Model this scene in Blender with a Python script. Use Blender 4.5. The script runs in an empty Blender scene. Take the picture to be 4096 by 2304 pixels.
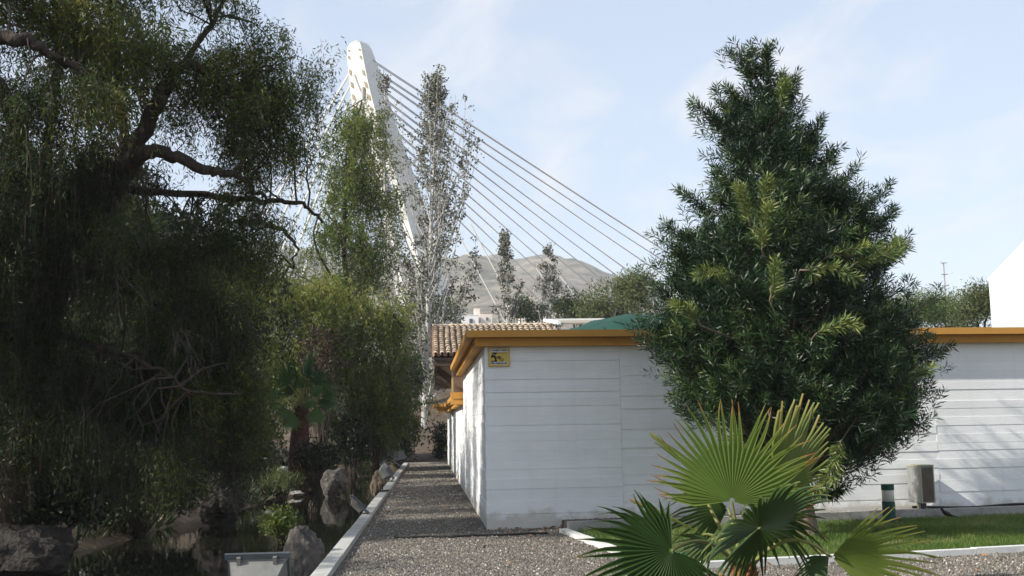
import bpy, math, random
import numpy as np
from mathutils import Matrix, Vector

# ------------------------------------------------------------------ camera, light, exposure
SC = bpy.context.scene
COL = SC.collection
W, H, FPX = 1024.0, 576.0, 1080.0
EYE = np.array([0.0, 0.0, 1.6])
PITCH, YAW, ROLL = math.radians(7.21), math.radians(4.22), 0.017
cam = bpy.data.cameras.new("camera")
cam.sensor_width = 36.0
cam.lens = 36.0 * FPX / W
cam.clip_start, cam.clip_end = 0.1, 9000.0
camo = bpy.data.objects.new("camera", cam)
COL.objects.link(camo)
RM = Matrix.Rotation(-YAW, 3, 'Z') @ Matrix.Rotation(math.pi / 2 + PITCH, 3, 'X') @ Matrix.Rotation(-ROLL, 3, 'Z')
camo.matrix_world = Matrix.Translation(Vector(EYE)) @ RM.to_4x4()
SC.camera = camo
RN = np.array(RM)

SUNV = np.array([-1.0, -0.36, 0.73]); SUNV /= np.linalg.norm(SUNV)
SUN_EL = math.asin(SUNV[2]); SUN_AZ = math.atan2(SUNV[0], SUNV[1])
world = bpy.data.worlds.new("World"); SC.world = world; world.use_nodes = True
nt = world.node_tree; nt.nodes.clear()
wo = nt.nodes.new('ShaderNodeOutputWorld'); bg = nt.nodes.new('ShaderNodeBackground')
sky = nt.nodes.new('ShaderNodeTexSky'); sky.sky_type = 'NISHITA'; sky.sun_disc = False
sky.sun_elevation = SUN_EL; sky.sun_rotation = SUN_AZ % (2 * math.pi)
sky.altitude = 100; sky.air_density = 1.0; sky.dust_density = 0.5; sky.ozone_density = 0.6
bg.inputs['Strength'].default_value = 0.15
# thin high cloud, mixed into the sky by direction
tc = nt.nodes.new('ShaderNodeTexCoord'); sx = nt.nodes.new('ShaderNodeSeparateXYZ')
nt.links.new(tc.outputs['Generated'], sx.inputs[0])
zz = nt.nodes.new('ShaderNodeMath'); zz.operation = 'ADD'; zz.inputs[1].default_value = 0.12
nt.links.new(sx.outputs['Z'], zz.inputs[0])
zm = nt.nodes.new('ShaderNodeMath'); zm.operation = 'MAXIMUM'; zm.inputs[1].default_value = 0.05
nt.links.new(zz.outputs[0], zm.inputs[0])
dx = nt.nodes.new('ShaderNodeMath'); dx.operation = 'DIVIDE'; dy = nt.nodes.new('ShaderNodeMath'); dy.operation = 'DIVIDE'
nt.links.new(sx.outputs['X'], dx.inputs[0]); nt.links.new(zm.outputs[0], dx.inputs[1])
nt.links.new(sx.outputs['Y'], dy.inputs[0]); nt.links.new(zm.outputs[0], dy.inputs[1])
cx = nt.nodes.new('ShaderNodeCombineXYZ'); nt.links.new(dx.outputs[0], cx.inputs[0]); nt.links.new(dy.outputs[0], cx.inputs[1])
mp = nt.nodes.new('ShaderNodeMapping'); mp.inputs['Scale'].default_value = (1.6, 0.9, 1); mp.inputs['Location'].default_value = (3.7, 1.2, 0)
mp.inputs['Rotation'].default_value = (0, 0, 0.5)
nt.links.new(cx.outputs[0], mp.inputs[0])
cn = nt.nodes.new('ShaderNodeTexNoise'); cn.inputs['Scale'].default_value = 1.9; cn.inputs['Detail'].default_value = 8; cn.inputs['Roughness'].default_value = 0.6
cn.inputs['Distortion'].default_value = 0.6
nt.links.new(mp.outputs[0], cn.inputs['Vector'])
cr = nt.nodes.new('ShaderNodeValToRGB'); cr.color_ramp.elements[0].position = 0.47; cr.color_ramp.elements[1].position = 0.74
cr.color_ramp.elements[0].color = (0, 0, 0, 1); cr.color_ramp.elements[1].color = (0.85, 0.85, 0.85, 1)
nt.links.new(cn.outputs['Fac'], cr.inputs[0])
veil = nt.nodes.new('ShaderNodeMixRGB'); veil.inputs[0].default_value = 0.74; veil.inputs[2].default_value = (2.05, 2.32, 2.78, 1)
nt.links.new(sky.outputs[0], veil.inputs[1])
cm = nt.nodes.new('ShaderNodeMixRGB'); cm.inputs[2].default_value = (3.05, 3.12, 3.25, 1)
nt.links.new(cr.outputs[0], cm.inputs[0]); nt.links.new(veil.outputs[0], cm.inputs[1])
nt.links.new(cm.outputs[0], bg.inputs[0]); nt.links.new(bg.outputs[0], wo.inputs[0])

sl = bpy.data.lights.new("sun", 'SUN'); sl.energy = 3.6; sl.angle = math.radians(0.6); sl.color = (1.0, 0.95, 0.86)
so = bpy.data.objects.new("sun", sl); COL.objects.link(so)
so.rotation_euler = Vector(SUNV).to_track_quat('Z', 'Y').to_euler()
so.location = (-40, -14, 40)
SC.view_settings.view_transform = 'Standard'; SC.view_settings.look = 'None'
SC.view_settings.gamma = 1.0; SC.view_settings.use_curve_mapping = False
SC.view_settings.exposure = 1.0
SC.cycles.use_denoising = True
SC.cycles.max_bounces = 6; SC.cycles.diffuse_bounces = 3; SC.cycles.glossy_bounces = 3
SC.cycles.transmission_bounces = 3; SC.cycles.volume_bounces = 2; SC.cycles.transparent_max_bounces = 4

rng = np.random.default_rng(7)
def A(*v): return np.array(v, float)
def ray(px, py):
    return RN @ A(px - W / 2, H / 2 - py, -FPX)
def P(px, py, Y):
    d = ray(px, py); return EYE + d * (Y / d[1])
def G(px, py, z=0.0):
    d = ray(px, py); return EYE + d * ((z - EYE[2]) / d[2])
def nrm(v):
    v = np.asarray(v, float); return v / (np.linalg.norm(v, axis=-1, keepdims=True) + 1e-12)

# ------------------------------------------------------------------ mesh helpers
class M:
    def __init__(s, local=False):
        s.V = []; s.F = {}; s.T = []; s.n = 0; s.local = local
    def add(s, V, F, tint=0.5):
        V = np.asarray(V, float); F = np.asarray(F, int)
        if F.ndim == 1: F = F[None]
        s.V.append(V); s.F.setdefault(F.shape[1], []).append(F + s.n)
        t = np.asarray(tint, float)
        s.T.append(np.full(len(V), float(t)) if t.ndim == 0 else t)
        s.n += len(V); return s
    def obox(s, o, a, b, c, tint=0.5):
        o, a, b, c = map(lambda q: np.asarray(q, float), (o, a, b, c))
        V = [o, o + a, o + a + b, o + b, o + c, o + a + c, o + a + b + c, o + b + c]
        F = [[0, 3, 2, 1], [4, 5, 6, 7], [0, 1, 5, 4], [1, 2, 6, 5], [2, 3, 7, 6], [3, 0, 4, 7]]
        if np.dot(np.cross(a, b), c) < 0: F = [f[::-1] for f in F]
        return s.add(V, F, tint)
    def box(s, x0, x1, y0, y1, z0, z1, tint=0.5):
        return s.obox(A(x0, y0, z0), A(x1 - x0, 0, 0), A(0, y1 - y0, 0), A(0, 0, z1 - z0), tint)
    def prism(s, poly, off, tint=0.5):
        poly = np.asarray(poly, float); n = len(poly); off = np.asarray(off, float)
        V = np.vstack([poly, poly + off])
        s.add(V, [[i, (i + 1) % n, n + (i + 1) % n, n + i] for i in range(n)], tint)
        s.add(V[:n], [list(range(n))[::-1]], tint); s.add(V[n:], [list(range(n))], tint)
        return s
    def tube(s, pts, rad, k=6, cap=True, tint=0.5):
        pts = np.asarray(pts, float); n = len(pts)
        rad = np.full(n, float(rad)) if np.ndim(rad) == 0 else np.asarray(rad, float)
        t = nrm(np.gradient(pts, axis=0))
        ref = A(0, 0, 1) if abs(t[:, 2]).mean() < 0.8 else A(1, 0, 0.1)
        u = nrm(np.cross(t, ref)); w = np.cross(t, u)
        an = np.arange(k) * 2 * math.pi / k
        V = pts[:, None] + rad[:, None, None] * (np.cos(an)[None, :, None] * u[:, None] + np.sin(an)[None, :, None] * w[:, None])
        V = V.reshape(-1, 3)
        i = np.arange(n - 1)[:, None] * k; j = np.arange(k)[None]; j2 = (j + 1) % k
        F = np.stack([i + j, i + j2, i + k + j2, i + k + j], -1).reshape(-1, 4)
        s.add(V, F, tint)
        if cap:
            s.add(V[:k], [list(range(k))[::-1]], tint); s.add(V[-k:], [list(range(k))], tint)
        return s
    def lathe(s, o, prof, k=20, tint=0.5):
        o = np.asarray(o, float)
        return s.tube([o + A(0, 0, z) for r, z in prof], [r for r, z in prof], k, True, tint) if False else s._lathe(o, prof, k, tint)
    def _lathe(s, o, prof, k, tint):
        an = np.arange(k) * 2 * math.pi / k
        V = np.array([[o[0] + r * math.cos(a), o[1] + r * math.sin(a), o[2] + z] for r, z in prof for a in an])
        F = [[i * k + j, i * k + (j + 1) % k, (i + 1) * k + (j + 1) % k, (i + 1) * k + j] for i in range(len(prof) - 1) for j in range(k)]
        return s.add(V, F, tint)
    def leaves(s, pos, d, L, Wd, tint=None, mid=0.45, r=rng):
        N = len(pos); d = nrm(d); side = nrm(np.cross(d, r.normal(size=(N, 3))))
        L = np.broadcast_to(L, (N,))[:, None]; Wd = np.broadcast_to(Wd, (N,))[:, None]
        m = pos + d * L * mid
        V = np.stack([pos, m + side * Wd / 2, pos + d * L, m - side * Wd / 2], 1).reshape(-1, 3)
        F = np.arange(N * 4).reshape(N, 4)
        t = r.random(N) if tint is None else np.broadcast_to(tint, (N,))
        return s.add(V, F, np.repeat(t, 4))

WL = {}
def build(name, m, mat, parent=None, smooth=False, kind=None, label=None, cat=None, group=None):
    V = np.vstack(m.V)
    if parent is not None and not m.local: V = V - WL.get(parent.name, A(0, 0, 0))
    me = bpy.data.meshes.new(name)
    me.vertices.add(len(V)); me.vertices.foreach_set('co', V.ravel())
    loops = []; starts = []; ofs = 0
    for k, fl in m.F.items():
        f = np.vstack(fl); loops.append(f.ravel())
        starts.append(ofs + np.arange(len(f)) * k); ofs += f.size
    loops = np.concatenate(loops); starts = np.concatenate(starts)
    me.loops.add(len(loops)); me.loops.foreach_set('vertex_index', loops.astype(np.int32))
    me.polygons.add(len(starts)); me.polygons.foreach_set('loop_start', starts.astype(np.int32))
    me.update(calc_edges=True)
    at = me.attributes.new('tint', 'FLOAT', 'POINT'); at.data.foreach_set('value', np.concatenate(m.T).astype(np.float32))
    me.polygons.foreach_set('use_smooth', np.full(len(starts), smooth))
    me.validate(clean_customdata=False)
    if mat: me.materials.append(mat)
    o = bpy.data.objects.new(name, me); COL.objects.link(o)
    if parent is not None:
        o.parent = parent; WL[o.name] = WL.get(parent.name, A(0, 0, 0))
    else: WL[o.name] = A(0, 0, 0)
    return tag(o, label, cat, group, kind)
def tag(o, label=None, cat=None, group=None, kind=None):
    if label: o['label'] = label
    if cat: o['category'] = cat
    if group: o['group'] = group
    if kind: o['kind'] = kind
    return o
def thing(name, label, cat, loc, group=None, rot=None):
    o = bpy.data.objects.new(name, None); COL.objects.link(o); o.location = Vector(loc)
    o.empty_display_size = 0.2
    if rot is not None: o.rotation_euler = rot
    WL[o.name] = A(*loc)
    return tag(o, label, cat, group)
def share(src, name, parent, loc, rot=None, scale=None):
    o = bpy.data.objects.new(name, src); COL.objects.link(o); o.parent = parent
    o.location = Vector(np.asarray(loc, float) - WL.get(parent.name, A(0, 0, 0)))
    if rot is not None: o.rotation_euler = rot
    if scale is not None: o.scale = scale
    return o

# ------------------------------------------------------------------ materials
def mat(name, c1, c2=None, scale=4.0, rough=0.85, bump=0.0, bscale=None, detail=6, metallic=0.0, stretch=(1, 1, 1), c3=None, spec=0.3, bdist=0.02, objrand=0.0):
    m = bpy.data.materials.new(name); m.use_nodes = True; n = m.node_tree; b = n.nodes['Principled BSDF']
    b.inputs['Roughness'].default_value = rough; b.inputs['Metallic'].default_value = metallic
    b.inputs['Specular IOR Level'].default_value = spec
    t = n.nodes.new('ShaderNodeTexCoord'); mpn = n.nodes.new('ShaderNodeMapping'); mpn.inputs['Scale'].default_value = stretch
    n.links.new(t.outputs['Object'], mpn.inputs[0])
    out = None
    if c2 is not None:
        z = n.nodes.new('ShaderNodeTexNoise'); z.inputs['Scale'].default_value = scale; z.inputs['Detail'].default_value = detail
        z.inputs['Roughness'].default_value = 0.65
        n.links.new(mpn.outputs[0], z.inputs['Vector'])
        r = n.nodes.new('ShaderNodeValToRGB'); e = r.color_ramp.elements
        e[0].position = 0.33; e[0].color = (*c1, 1); e[1].position = 0.67; e[1].color = (*c2, 1)
        if c3 is not None:
            q = e.new(0.74); q.color = (*c3, 1)
        n.links.new(z.outputs['Fac'], r.inputs[0]); out = r.outputs[0]
        if objrand > 0:
            oi = n.nodes.new('ShaderNodeObjectInfo'); hs = n.nodes.new('ShaderNodeHueSaturation')
            mr = n.nodes.new('ShaderNodeMapRange'); mr.inputs[3].default_value = 1 - objrand; mr.inputs[4].default_value = 1 + objrand
            n.links.new(oi.outputs['Random'], mr.inputs[0]); n.links.new(mr.outputs[0], hs.inputs['Value'])
            n.links.new(out, hs.inputs['Color']); out = hs.outputs[0]
        n.links.new(out, b.inputs['Base Color'])
    else:
        b.inputs['Base Color'].default_value = (*c1, 1)
    if bump > 0:
        z2 = n.nodes.new('ShaderNodeTexNoise'); z2.inputs['Scale'].default_value = bscale or scale * 6; z2.inputs['Detail'].default_value = 8
        n.links.new(mpn.outputs[0], z2.inputs['Vector'])
        bp = n.nodes.new('ShaderNodeBump'); bp.inputs['Strength'].default_value = bump; bp.inputs['Distance'].default_value = bdist
        n.links.new(z2.outputs['Fac'], bp.inputs['Height']); n.links.new(bp.outputs[0], b.inputs['Normal'])
    return m
def tintmat(name, stops, trans=0.0, rough=0.5, spec=0.3, tcol=1.4, bump=0, bscale=30):
    m = bpy.data.materials.new(name); m.use_nodes = True; n = m.node_tree; b = n.nodes['Principled BSDF']
    a = n.nodes.new('ShaderNodeAttribute'); a.attribute_name = 'tint'
    r = n.nodes.new('ShaderNodeValToRGB'); e = r.color_ramp.elements
    e[0].position = stops[0][0]; e[0].color = (*stops[0][1], 1); e[1].position = stops[-1][0]; e[1].color = (*stops[-1][1], 1)
    for p, c in stops[1:-1]:
        q = e.new(p); q.color = (*c, 1)
    n.links.new(a.outputs['Fac'], r.inputs[0]); n.links.new(r.outputs[0], b.inputs['Base Color'])
    b.inputs['Roughness'].default_value = rough; b.inputs['Specular IOR Level'].default_value = spec
    if bump:
        t = n.nodes.new('ShaderNodeTexCoord')
        z2 = n.nodes.new('ShaderNodeTexNoise'); z2.inputs['Scale'].default_value = bscale; n.links.new(t.outputs['Object'], z2.inputs['Vector'])
        bp = n.nodes.new('ShaderNodeBump'); bp.inputs['Strength'].default_value = bump; bp.inputs['Distance'].default_value = 0.01
        n.links.new(z2.outputs['Fac'], bp.inputs['Height']); n.links.new(bp.outputs[0], b.inputs['Normal'])
    if trans > 0:
        tr = n.nodes.new('ShaderNodeBsdfTranslucent'); hs = n.nodes.new('ShaderNodeHueSaturation')
        hs.inputs['Value'].default_value = tcol; hs.inputs['Hue'].default_value = 0.485
        n.links.new(r.outputs[0], hs.inputs['Color']); n.links.new(hs.outputs[0], tr.inputs[0])
        mx = n.nodes.new('ShaderNodeMixShader'); mx.inputs[0].default_value = trans
        n.links.new(b.outputs[0], mx.inputs[1]); n.links.new(tr.outputs[0], mx.inputs[2])
        n.links.new(mx.outputs[0], n.nodes['Material Output'].inputs[0])
    return m

MT = {}
MT['white_wall'] = mat('white painted concrete', (0.78, 0.785, 0.775), (0.85, 0.855, 0.84), 1.3, 0.85, 0.4, 38, bdist=0.008, stretch=(1, 1, 2.2), objrand=0.018)
def stain_wall(m):
    n = m.node_tree; b = n.nodes['Principled BSDF']; src = b.inputs['Base Color'].links[0].from_socket
    t = n.nodes.new('ShaderNodeTexCoord'); sep = n.nodes.new('ShaderNodeSeparateXYZ'); n.links.new(t.outputs['Object'], sep.inputs[0])
    z = n.nodes.new('ShaderNodeTexNoise'); z.inputs['Scale'].default_value = 5; z.inputs['Detail'].default_value = 6; n.links.new(t.outputs['Object'], z.inputs['Vector'])
    a = n.nodes.new('ShaderNodeMath'); a.operation = 'MULTIPLY_ADD'; a.inputs[1].default_value = 0.5; n.links.new(z.outputs['Fac'], a.inputs[0]); a.inputs[2].default_value = -0.10
    mr = n.nodes.new('ShaderNodeMath'); mr.operation = 'SUBTRACT'; n.links.new(sep.outputs['Z'], mr.inputs[0]); n.links.new(a.outputs[0], mr.inputs[1])
    rp_ = n.nodes.new('ShaderNodeValToRGB'); e = rp_.color_ramp.elements; e[0].position = 0.0; e[0].color = (0.70, 0.67, 0.62, 1); e[1].position = 0.13; e[1].color = (1, 1, 1, 1)
    n.links.new(mr.outputs[0], rp_.inputs[0])
    mp2 = n.nodes.new('ShaderNodeMapping'); mp2.inputs['Scale'].default_value = (9, 9, 0.5); n.links.new(t.outputs['Object'], mp2.inputs[0])
    z2 = n.nodes.new('ShaderNodeTexNoise'); z2.inputs['Scale'].default_value = 1.0; z2.inputs['Detail'].default_value = 5; n.links.new(mp2.outputs[0], z2.inputs['Vector'])
    r2 = n.nodes.new('ShaderNodeValToRGB'); e = r2.color_ramp.elements; e[0].position = 0.25; e[0].color = (0.955, 0.95, 0.94, 1); e[1].position = 0.45; e[1].color = (1, 1, 1, 1)
    n.links.new(z2.outputs['Fac'], r2.inputs[0])
    m1 = n.nodes.new('ShaderNodeMixRGB'); m1.blend_type = 'MULTIPLY'; m1.inputs[0].default_value = 1; n.links.new(src, m1.inputs[1]); n.links.new(rp_.outputs[0], m1.inputs[2])
    m2 = n.nodes.new('ShaderNodeMixRGB'); m2.blend_type = 'MULTIPLY'; m2.inputs[0].default_value = 1; n.links.new(m1.outputs[0], m2.inputs[1]); n.links.new(r2.outputs[0], m2.inputs[2])
    n.links.new(m2.outputs[0], b.inputs['Base Color'])
stain_wall(MT['white_wall'])
MT['white_house'] = mat('white render', (0.80, 0.80, 0.78), (0.84, 0.84, 0.83), 2, 0.9, 0.1)
MT['ochre'] = mat('ochre painted concrete', (0.46, 0.222, 0.046), (0.53, 0.270, 0.060), 2.2, 0.75, 0.3, 30, c3=(0.40, 0.19, 0.045), bdist=0.01)
MT['roof_grey'] = mat('roof felt', (0.2, 0.19, 0.17), (0.28, 0.27, 0.25), 3)
MT['concrete'] = mat('kerb concrete', (0.33, 0.33, 0.31), (0.47, 0.46, 0.43), 6, 0.9, 0.4, 40, bdist=0.01, objrand=0.08)
MT['concrete_white'] = mat('pale kerb concrete', (0.56, 0.56, 0.53), (0.70, 0.69, 0.66), 6, 0.9, 0.3, 40, bdist=0.01)
MT['concrete_grey'] = mat('grey kerb concrete', (0.24, 0.23, 0.21), (0.36, 0.35, 0.32), 5, 0.9, 0.4, 40, bdist=0.01)
MT['soil'] = mat('garden soil', (0.060, 0.042, 0.027), (0.125, 0.092, 0.062), 0.9, 0.95, 0.8, 9, c3=(0.085, 0.075, 0.038), bdist=0.06)
MT['gravel_bed'] = mat('gravel bed', (0.07, 0.062, 0.05), (0.22, 0.195, 0.165), 38, 0.95, 1.0, 60, detail=3, bdist=0.03, c3=(0.36, 0.32, 0.26))
MT['gravel'] = tintmat('gravel stones', [(0, (0.04, 0.036, 0.03)), (0.35, (0.115, 0.103, 0.088)), (0.6, (0.205, 0.185, 0.158)), (0.8, (0.26, 0.215, 0.17)), (0.93, (0.40, 0.38, 0.34)), (1, (0.52, 0.50, 0.46))], 0, 0.85)
MT['lawn'] = mat('lawn soil', (0.03, 0.055, 0.012), (0.05, 0.075, 0.02), 8, 0.95, 0.5)
MT['grass'] = tintmat('grass blades', [(0, (0.05, 0.10, 0.016)), (0.6, (0.11, 0.18, 0.034)), (0.9, (0.17, 0.22, 0.055)), (1, (0.30, 0.27, 0.12))], 0.35, 0.5)
MT['rock'] = mat('pond rock', (0.045, 0.04, 0.036), (0.135, 0.122, 0.108), 3.5, 0.92, 1.0, 9, c3=(0.24, 0.225, 0.20), bdist=0.05)
MT['rock_dark'] = mat('dark pond rock', (0.028, 0.025, 0.022), (0.075, 0.066, 0.06), 3.5, 0.95, 1.0, 16, bdist=0.05, spec=0.08)
MT['rock_pale'] = mat('pale bank rock', (0.35, 0.32, 0.27), (0.52, 0.49, 0.44), 4, 0.92, 0.9, 14, bdist=0.04)
MT['rock_tan'] = mat('tan rock', (0.08, 0.062, 0.042), (0.17, 0.135, 0.095), 5, 0.9, 0.9, 16, bdist=0.04)
MT['steel'] = mat('grey painted metal', (0.13, 0.13, 0.122), (0.19, 0.187, 0.175), 9, 0.55, 0.1)
MT['steel_dark'] = mat('dark grey metal', (0.045, 0.055, 0.065), (0.075, 0.085, 0.095), 9, 0.45)
MT['galv'] = mat('weathered galvanised steel', (0.22, 0.23, 0.22), (0.34, 0.35, 0.34), 7, 0.5, 0.1, metallic=0.25, stretch=(3, 3, 0.4))
MT['brown_door'] = mat('brown cabinet door', (0.085, 0.065, 0.045), (0.13, 0.10, 0.072), 6, 0.6, 0.1)
MT['cream_edge'] = mat('cream metal edge', (0.33, 0.31, 0.22), (0.42, 0.39, 0.29), 9, 0.6)
MT['black'] = mat('black rubber', (0.018, 0.016, 0.015), (0.035, 0.03, 0.027), 12, 0.7)
MT['green_paint'] = mat('dark green paint', (0.012, 0.06, 0.045), (0.02, 0.085, 0.065), 8, 0.5)
MT['green_pot'] = mat('green plastic', (0.02, 0.20, 0.13), (0.03, 0.25, 0.17), 8, 0.5)
MT['lens'] = mat('frosted lens', (0.52, 0.49, 0.42), (0.62, 0.59, 0.52), 10, 0.35)
MT['bark'] = mat('dark bark', (0.035, 0.026, 0.02), (0.085, 0.066, 0.05), 6, 0.95, 1.0, 18, stretch=(1, 1, 0.35), bdist=0.05)
MT['bark_conifer'] = mat('brown bark', (0.12, 0.09, 0.065), (0.22, 0.17, 0.125), 6, 0.95, 1.0, 18, stretch=(1, 1, 0.35), bdist=0.03)
MT['bark_white'] = mat('white poplar bark', (0.34, 0.33, 0.30), (0.62, 0.61, 0.58), 2.5, 0.85, 0.5, 10, stretch=(1, 1, 0.5), c3=(0.20, 0.19, 0.17))
MT['twig'] = tintmat('dry twigs', [(0, (0.05, 0.036, 0.027)), (1, (0.13, 0.10, 0.08))], 0, 0.9)
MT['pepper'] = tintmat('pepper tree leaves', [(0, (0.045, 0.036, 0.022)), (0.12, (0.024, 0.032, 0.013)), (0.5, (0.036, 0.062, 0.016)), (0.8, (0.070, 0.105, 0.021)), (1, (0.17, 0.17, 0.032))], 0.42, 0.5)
MT['pepper_light'] = tintmat('light pepper leaves', [(0, (0.06, 0.075, 0.018)), (0.5, (0.085, 0.130, 0.026)), (0.85, (0.140, 0.180, 0.038)), (1, (0.22, 0.23, 0.05))], 0.45, 0.5)
MT['bush'] = tintmat('shrub leaves', [(0, (0.022, 0.035, 0.012)), (0.6, (0.045, 0.07, 0.02)), (1, (0.10, 0.13, 0.03))], 0.25, 0.5)
MT['bush_dark'] = tintmat('dark shrub leaves', [(0, (0.009, 0.015, 0.007)), (0.6, (0.017, 0.029, 0.011)), (1, (0.04, 0.058, 0.017))], 0.2, 0.5)
MT['bank'] = tintmat('bank undergrowth', [(0, (0.012, 0.018, 0.008)), (0.6, (0.03, 0.042, 0.014)), (0.85, (0.07, 0.075, 0.025)), (1, (0.16, 0.12, 0.06))], 0.2, 0.6)
MT['red_bush'] = tintmat('withered red leaves', [(0, (0.035, 0.022, 0.014)), (0.6, (0.060, 0.036, 0.024)), (1, (0.12, 0.10, 0.05))], 0.2, 0.6)
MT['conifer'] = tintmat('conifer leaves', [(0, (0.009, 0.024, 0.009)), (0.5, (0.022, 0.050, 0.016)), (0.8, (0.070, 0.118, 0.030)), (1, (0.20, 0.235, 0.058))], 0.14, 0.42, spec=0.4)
MT['poplar'] = tintmat('poplar leaves', [(0, (0.05, 0.055, 0.03)), (0.45, (0.085, 0.095, 0.05)), (0.7, (0.22, 0.215, 0.17)), (1, (0.48, 0.46, 0.42))], 0.2, 0.6)
MT['pine'] = tintmat('pine leaves', [(0, (0.03, 0.065, 0.016)), (0.6, (0.085, 0.135, 0.028)), (1, (0.16, 0.19, 0.04))], 0.2, 0.5)
MT['olive'] = tintmat('olive leaves', [(0, (0.05, 0.07, 0.025)), (0.6, (0.105, 0.135, 0.045)), (1, (0.18, 0.19, 0.07))], 0.25, 0.6)
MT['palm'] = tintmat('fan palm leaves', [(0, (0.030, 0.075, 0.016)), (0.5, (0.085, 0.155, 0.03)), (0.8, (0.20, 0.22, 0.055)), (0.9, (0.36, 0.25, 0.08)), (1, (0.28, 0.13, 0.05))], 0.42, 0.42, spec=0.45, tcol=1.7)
MT['palm_shaded'] = tintmat('shaded fan palm leaves', [(0, (0.018, 0.045, 0.012)), (0.5, (0.05, 0.095, 0.02)), (0.8, (0.16, 0.17, 0.045)), (0.9, (0.30, 0.20, 0.065)), (1, (0.26, 0.12, 0.05))], 0.25, 0.42, spec=0.45, tcol=1.5)  # darker copy of the palm leaves, shade put into the colour
MT['palm_dark'] = tintmat('dark fan palm leaves', [(0, (0.03, 0.07, 0.02)), (0.5, (0.062, 0.125, 0.036)), (0.8, (0.15, 0.20, 0.07)), (1, (0.22, 0.18, 0.09))], 0.3, 0.5)
MT['petiole'] = mat('palm stalk', (0.14, 0.16, 0.04), (0.24, 0.22, 0.07), 9, 0.5, stretch=(1, 1, 0.3))
MT['palm_base'] = mat('palm trunk fibre', (0.13, 0.05, 0.022), (0.28, 0.13, 0.05), 14, 0.9, 0.9, 40, bdist=0.02)
MT['palm_trunk'] = mat('shaggy palm trunk', (0.055, 0.026, 0.018), (0.14, 0.07, 0.045), 8, 0.95, 1.0, 20, bdist=0.05)
MT['tile'] = mat('weathered clay tile', (0.30, 0.225, 0.155), (0.46, 0.375, 0.28), 5, 0.9, 0.4, 30, c3=(0.38, 0.20, 0.10), bdist=0.01, objrand=0.3)
MT['tile_pan'] = mat('clay channel tiles', (0.22, 0.13, 0.08), (0.34, 0.21, 0.13), 5, 0.9, 0.3)
MT['ridge'] = mat('mortared ridge', (0.50, 0.40, 0.28), (0.60, 0.50, 0.38), 5, 0.9, 0.3, c3=(0.50, 0.24, 0.12))
MT['beam'] = mat('dark timber', (0.05, 0.035, 0.025), (0.10, 0.07, 0.048), 4, 0.85, 0.4, stretch=(0.3, 1, 1))
MT['post_red'] = mat('reddish brown post', (0.15, 0.085, 0.05), (0.22, 0.13, 0.08), 4, 0.85, 0.3)
MT['post_edge'] = mat('ochre post edge', (0.42, 0.30, 0.12), (0.5, 0.37, 0.17), 4, 0.85)
MT['beige'] = mat('beige sheet', (0.26, 0.23, 0.18), (0.34, 0.30, 0.24), 3, 0.7)
MT['net'] = mat('green shade netting', (0.008, 0.042, 0.029), (0.014, 0.068, 0.047), 5, 0.8, 0.4, 40)
MT['net_seam'] = mat('dark netting seam', (0.006, 0.035, 0.026), (0.01, 0.05, 0.035), 5, 0.8)
MT['bridge'] = mat('white painted bridge steel', (0.62, 0.61, 0.56), (0.70, 0.69, 0.64), 0.3, 0.6)
MT['hole_shade'] = mat('painted hole shade', (0.26, 0.21, 0.15), (0.32, 0.27, 0.20), 1, 0.8)
MT['cable'] = mat('cable sheath', (0.27, 0.25, 0.25), (0.33, 0.31, 0.31), 1, 0.6)
MT['seam'] = mat('plate joint', (0.30, 0.30, 0.28))
MT['hill'] = mat('dry hillside', (0.04, 0.05, 0.032), (0.28, 0.23, 0.18), 0.045, 0.95, 1.0, 0.05, detail=12, c3=(0.33, 0.26, 0.20), bdist=6)
MT['village'] = mat('pale house wall', (0.66, 0.57, 0.49), (0.76, 0.68, 0.60), 0.2, 0.9)
MT['village_white'] = mat('white house wall', (0.76, 0.75, 0.72), (0.80, 0.79, 0.77), 0.2, 0.9)
MT['village_roof'] = mat('house roof', (0.30, 0.19, 0.13), (0.38, 0.25, 0.18), 0.3, 0.9)
MT['window'] = mat('dark window', (0.04, 0.05, 0.06), rough=0.2)
MT['sign_yellow'] = mat('sign yellow', (0.56, 0.35, 0.05), (0.62, 0.40, 0.07), 6, 0.45)
MT['sign_field'] = mat('sign ochre print', (0.52, 0.38, 0.06), (0.60, 0.45, 0.10), 14, 0.45)
MT['sign_white'] = mat('sign white', (0.72, 0.72, 0.70), rough=0.45)
MT['sign_black'] = mat('sign black', (0.015, 0.014, 0.018), rough=0.45)
MT['sign_brown'] = mat('sign brown print', (0.16, 0.08, 0.02), rough=0.45)
MT['sign_gold'] = mat('sign gold print', (0.66, 0.42, 0.05), rough=0.45)
MT['feather'] = mat('black feathers', (0.010, 0.010, 0.012), (0.02, 0.02, 0.022), 30, 0.5)
MT['bill'] = mat('orange bill', (0.6, 0.28, 0.03))
MT['dead_leaf'] = mat('fallen leaf', (0.28, 0.13, 0.05), (0.34, 0.18, 0.08), 9)
MT['litter'] = mat('pale floating leaf', (0.5, 0.48, 0.43))
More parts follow.
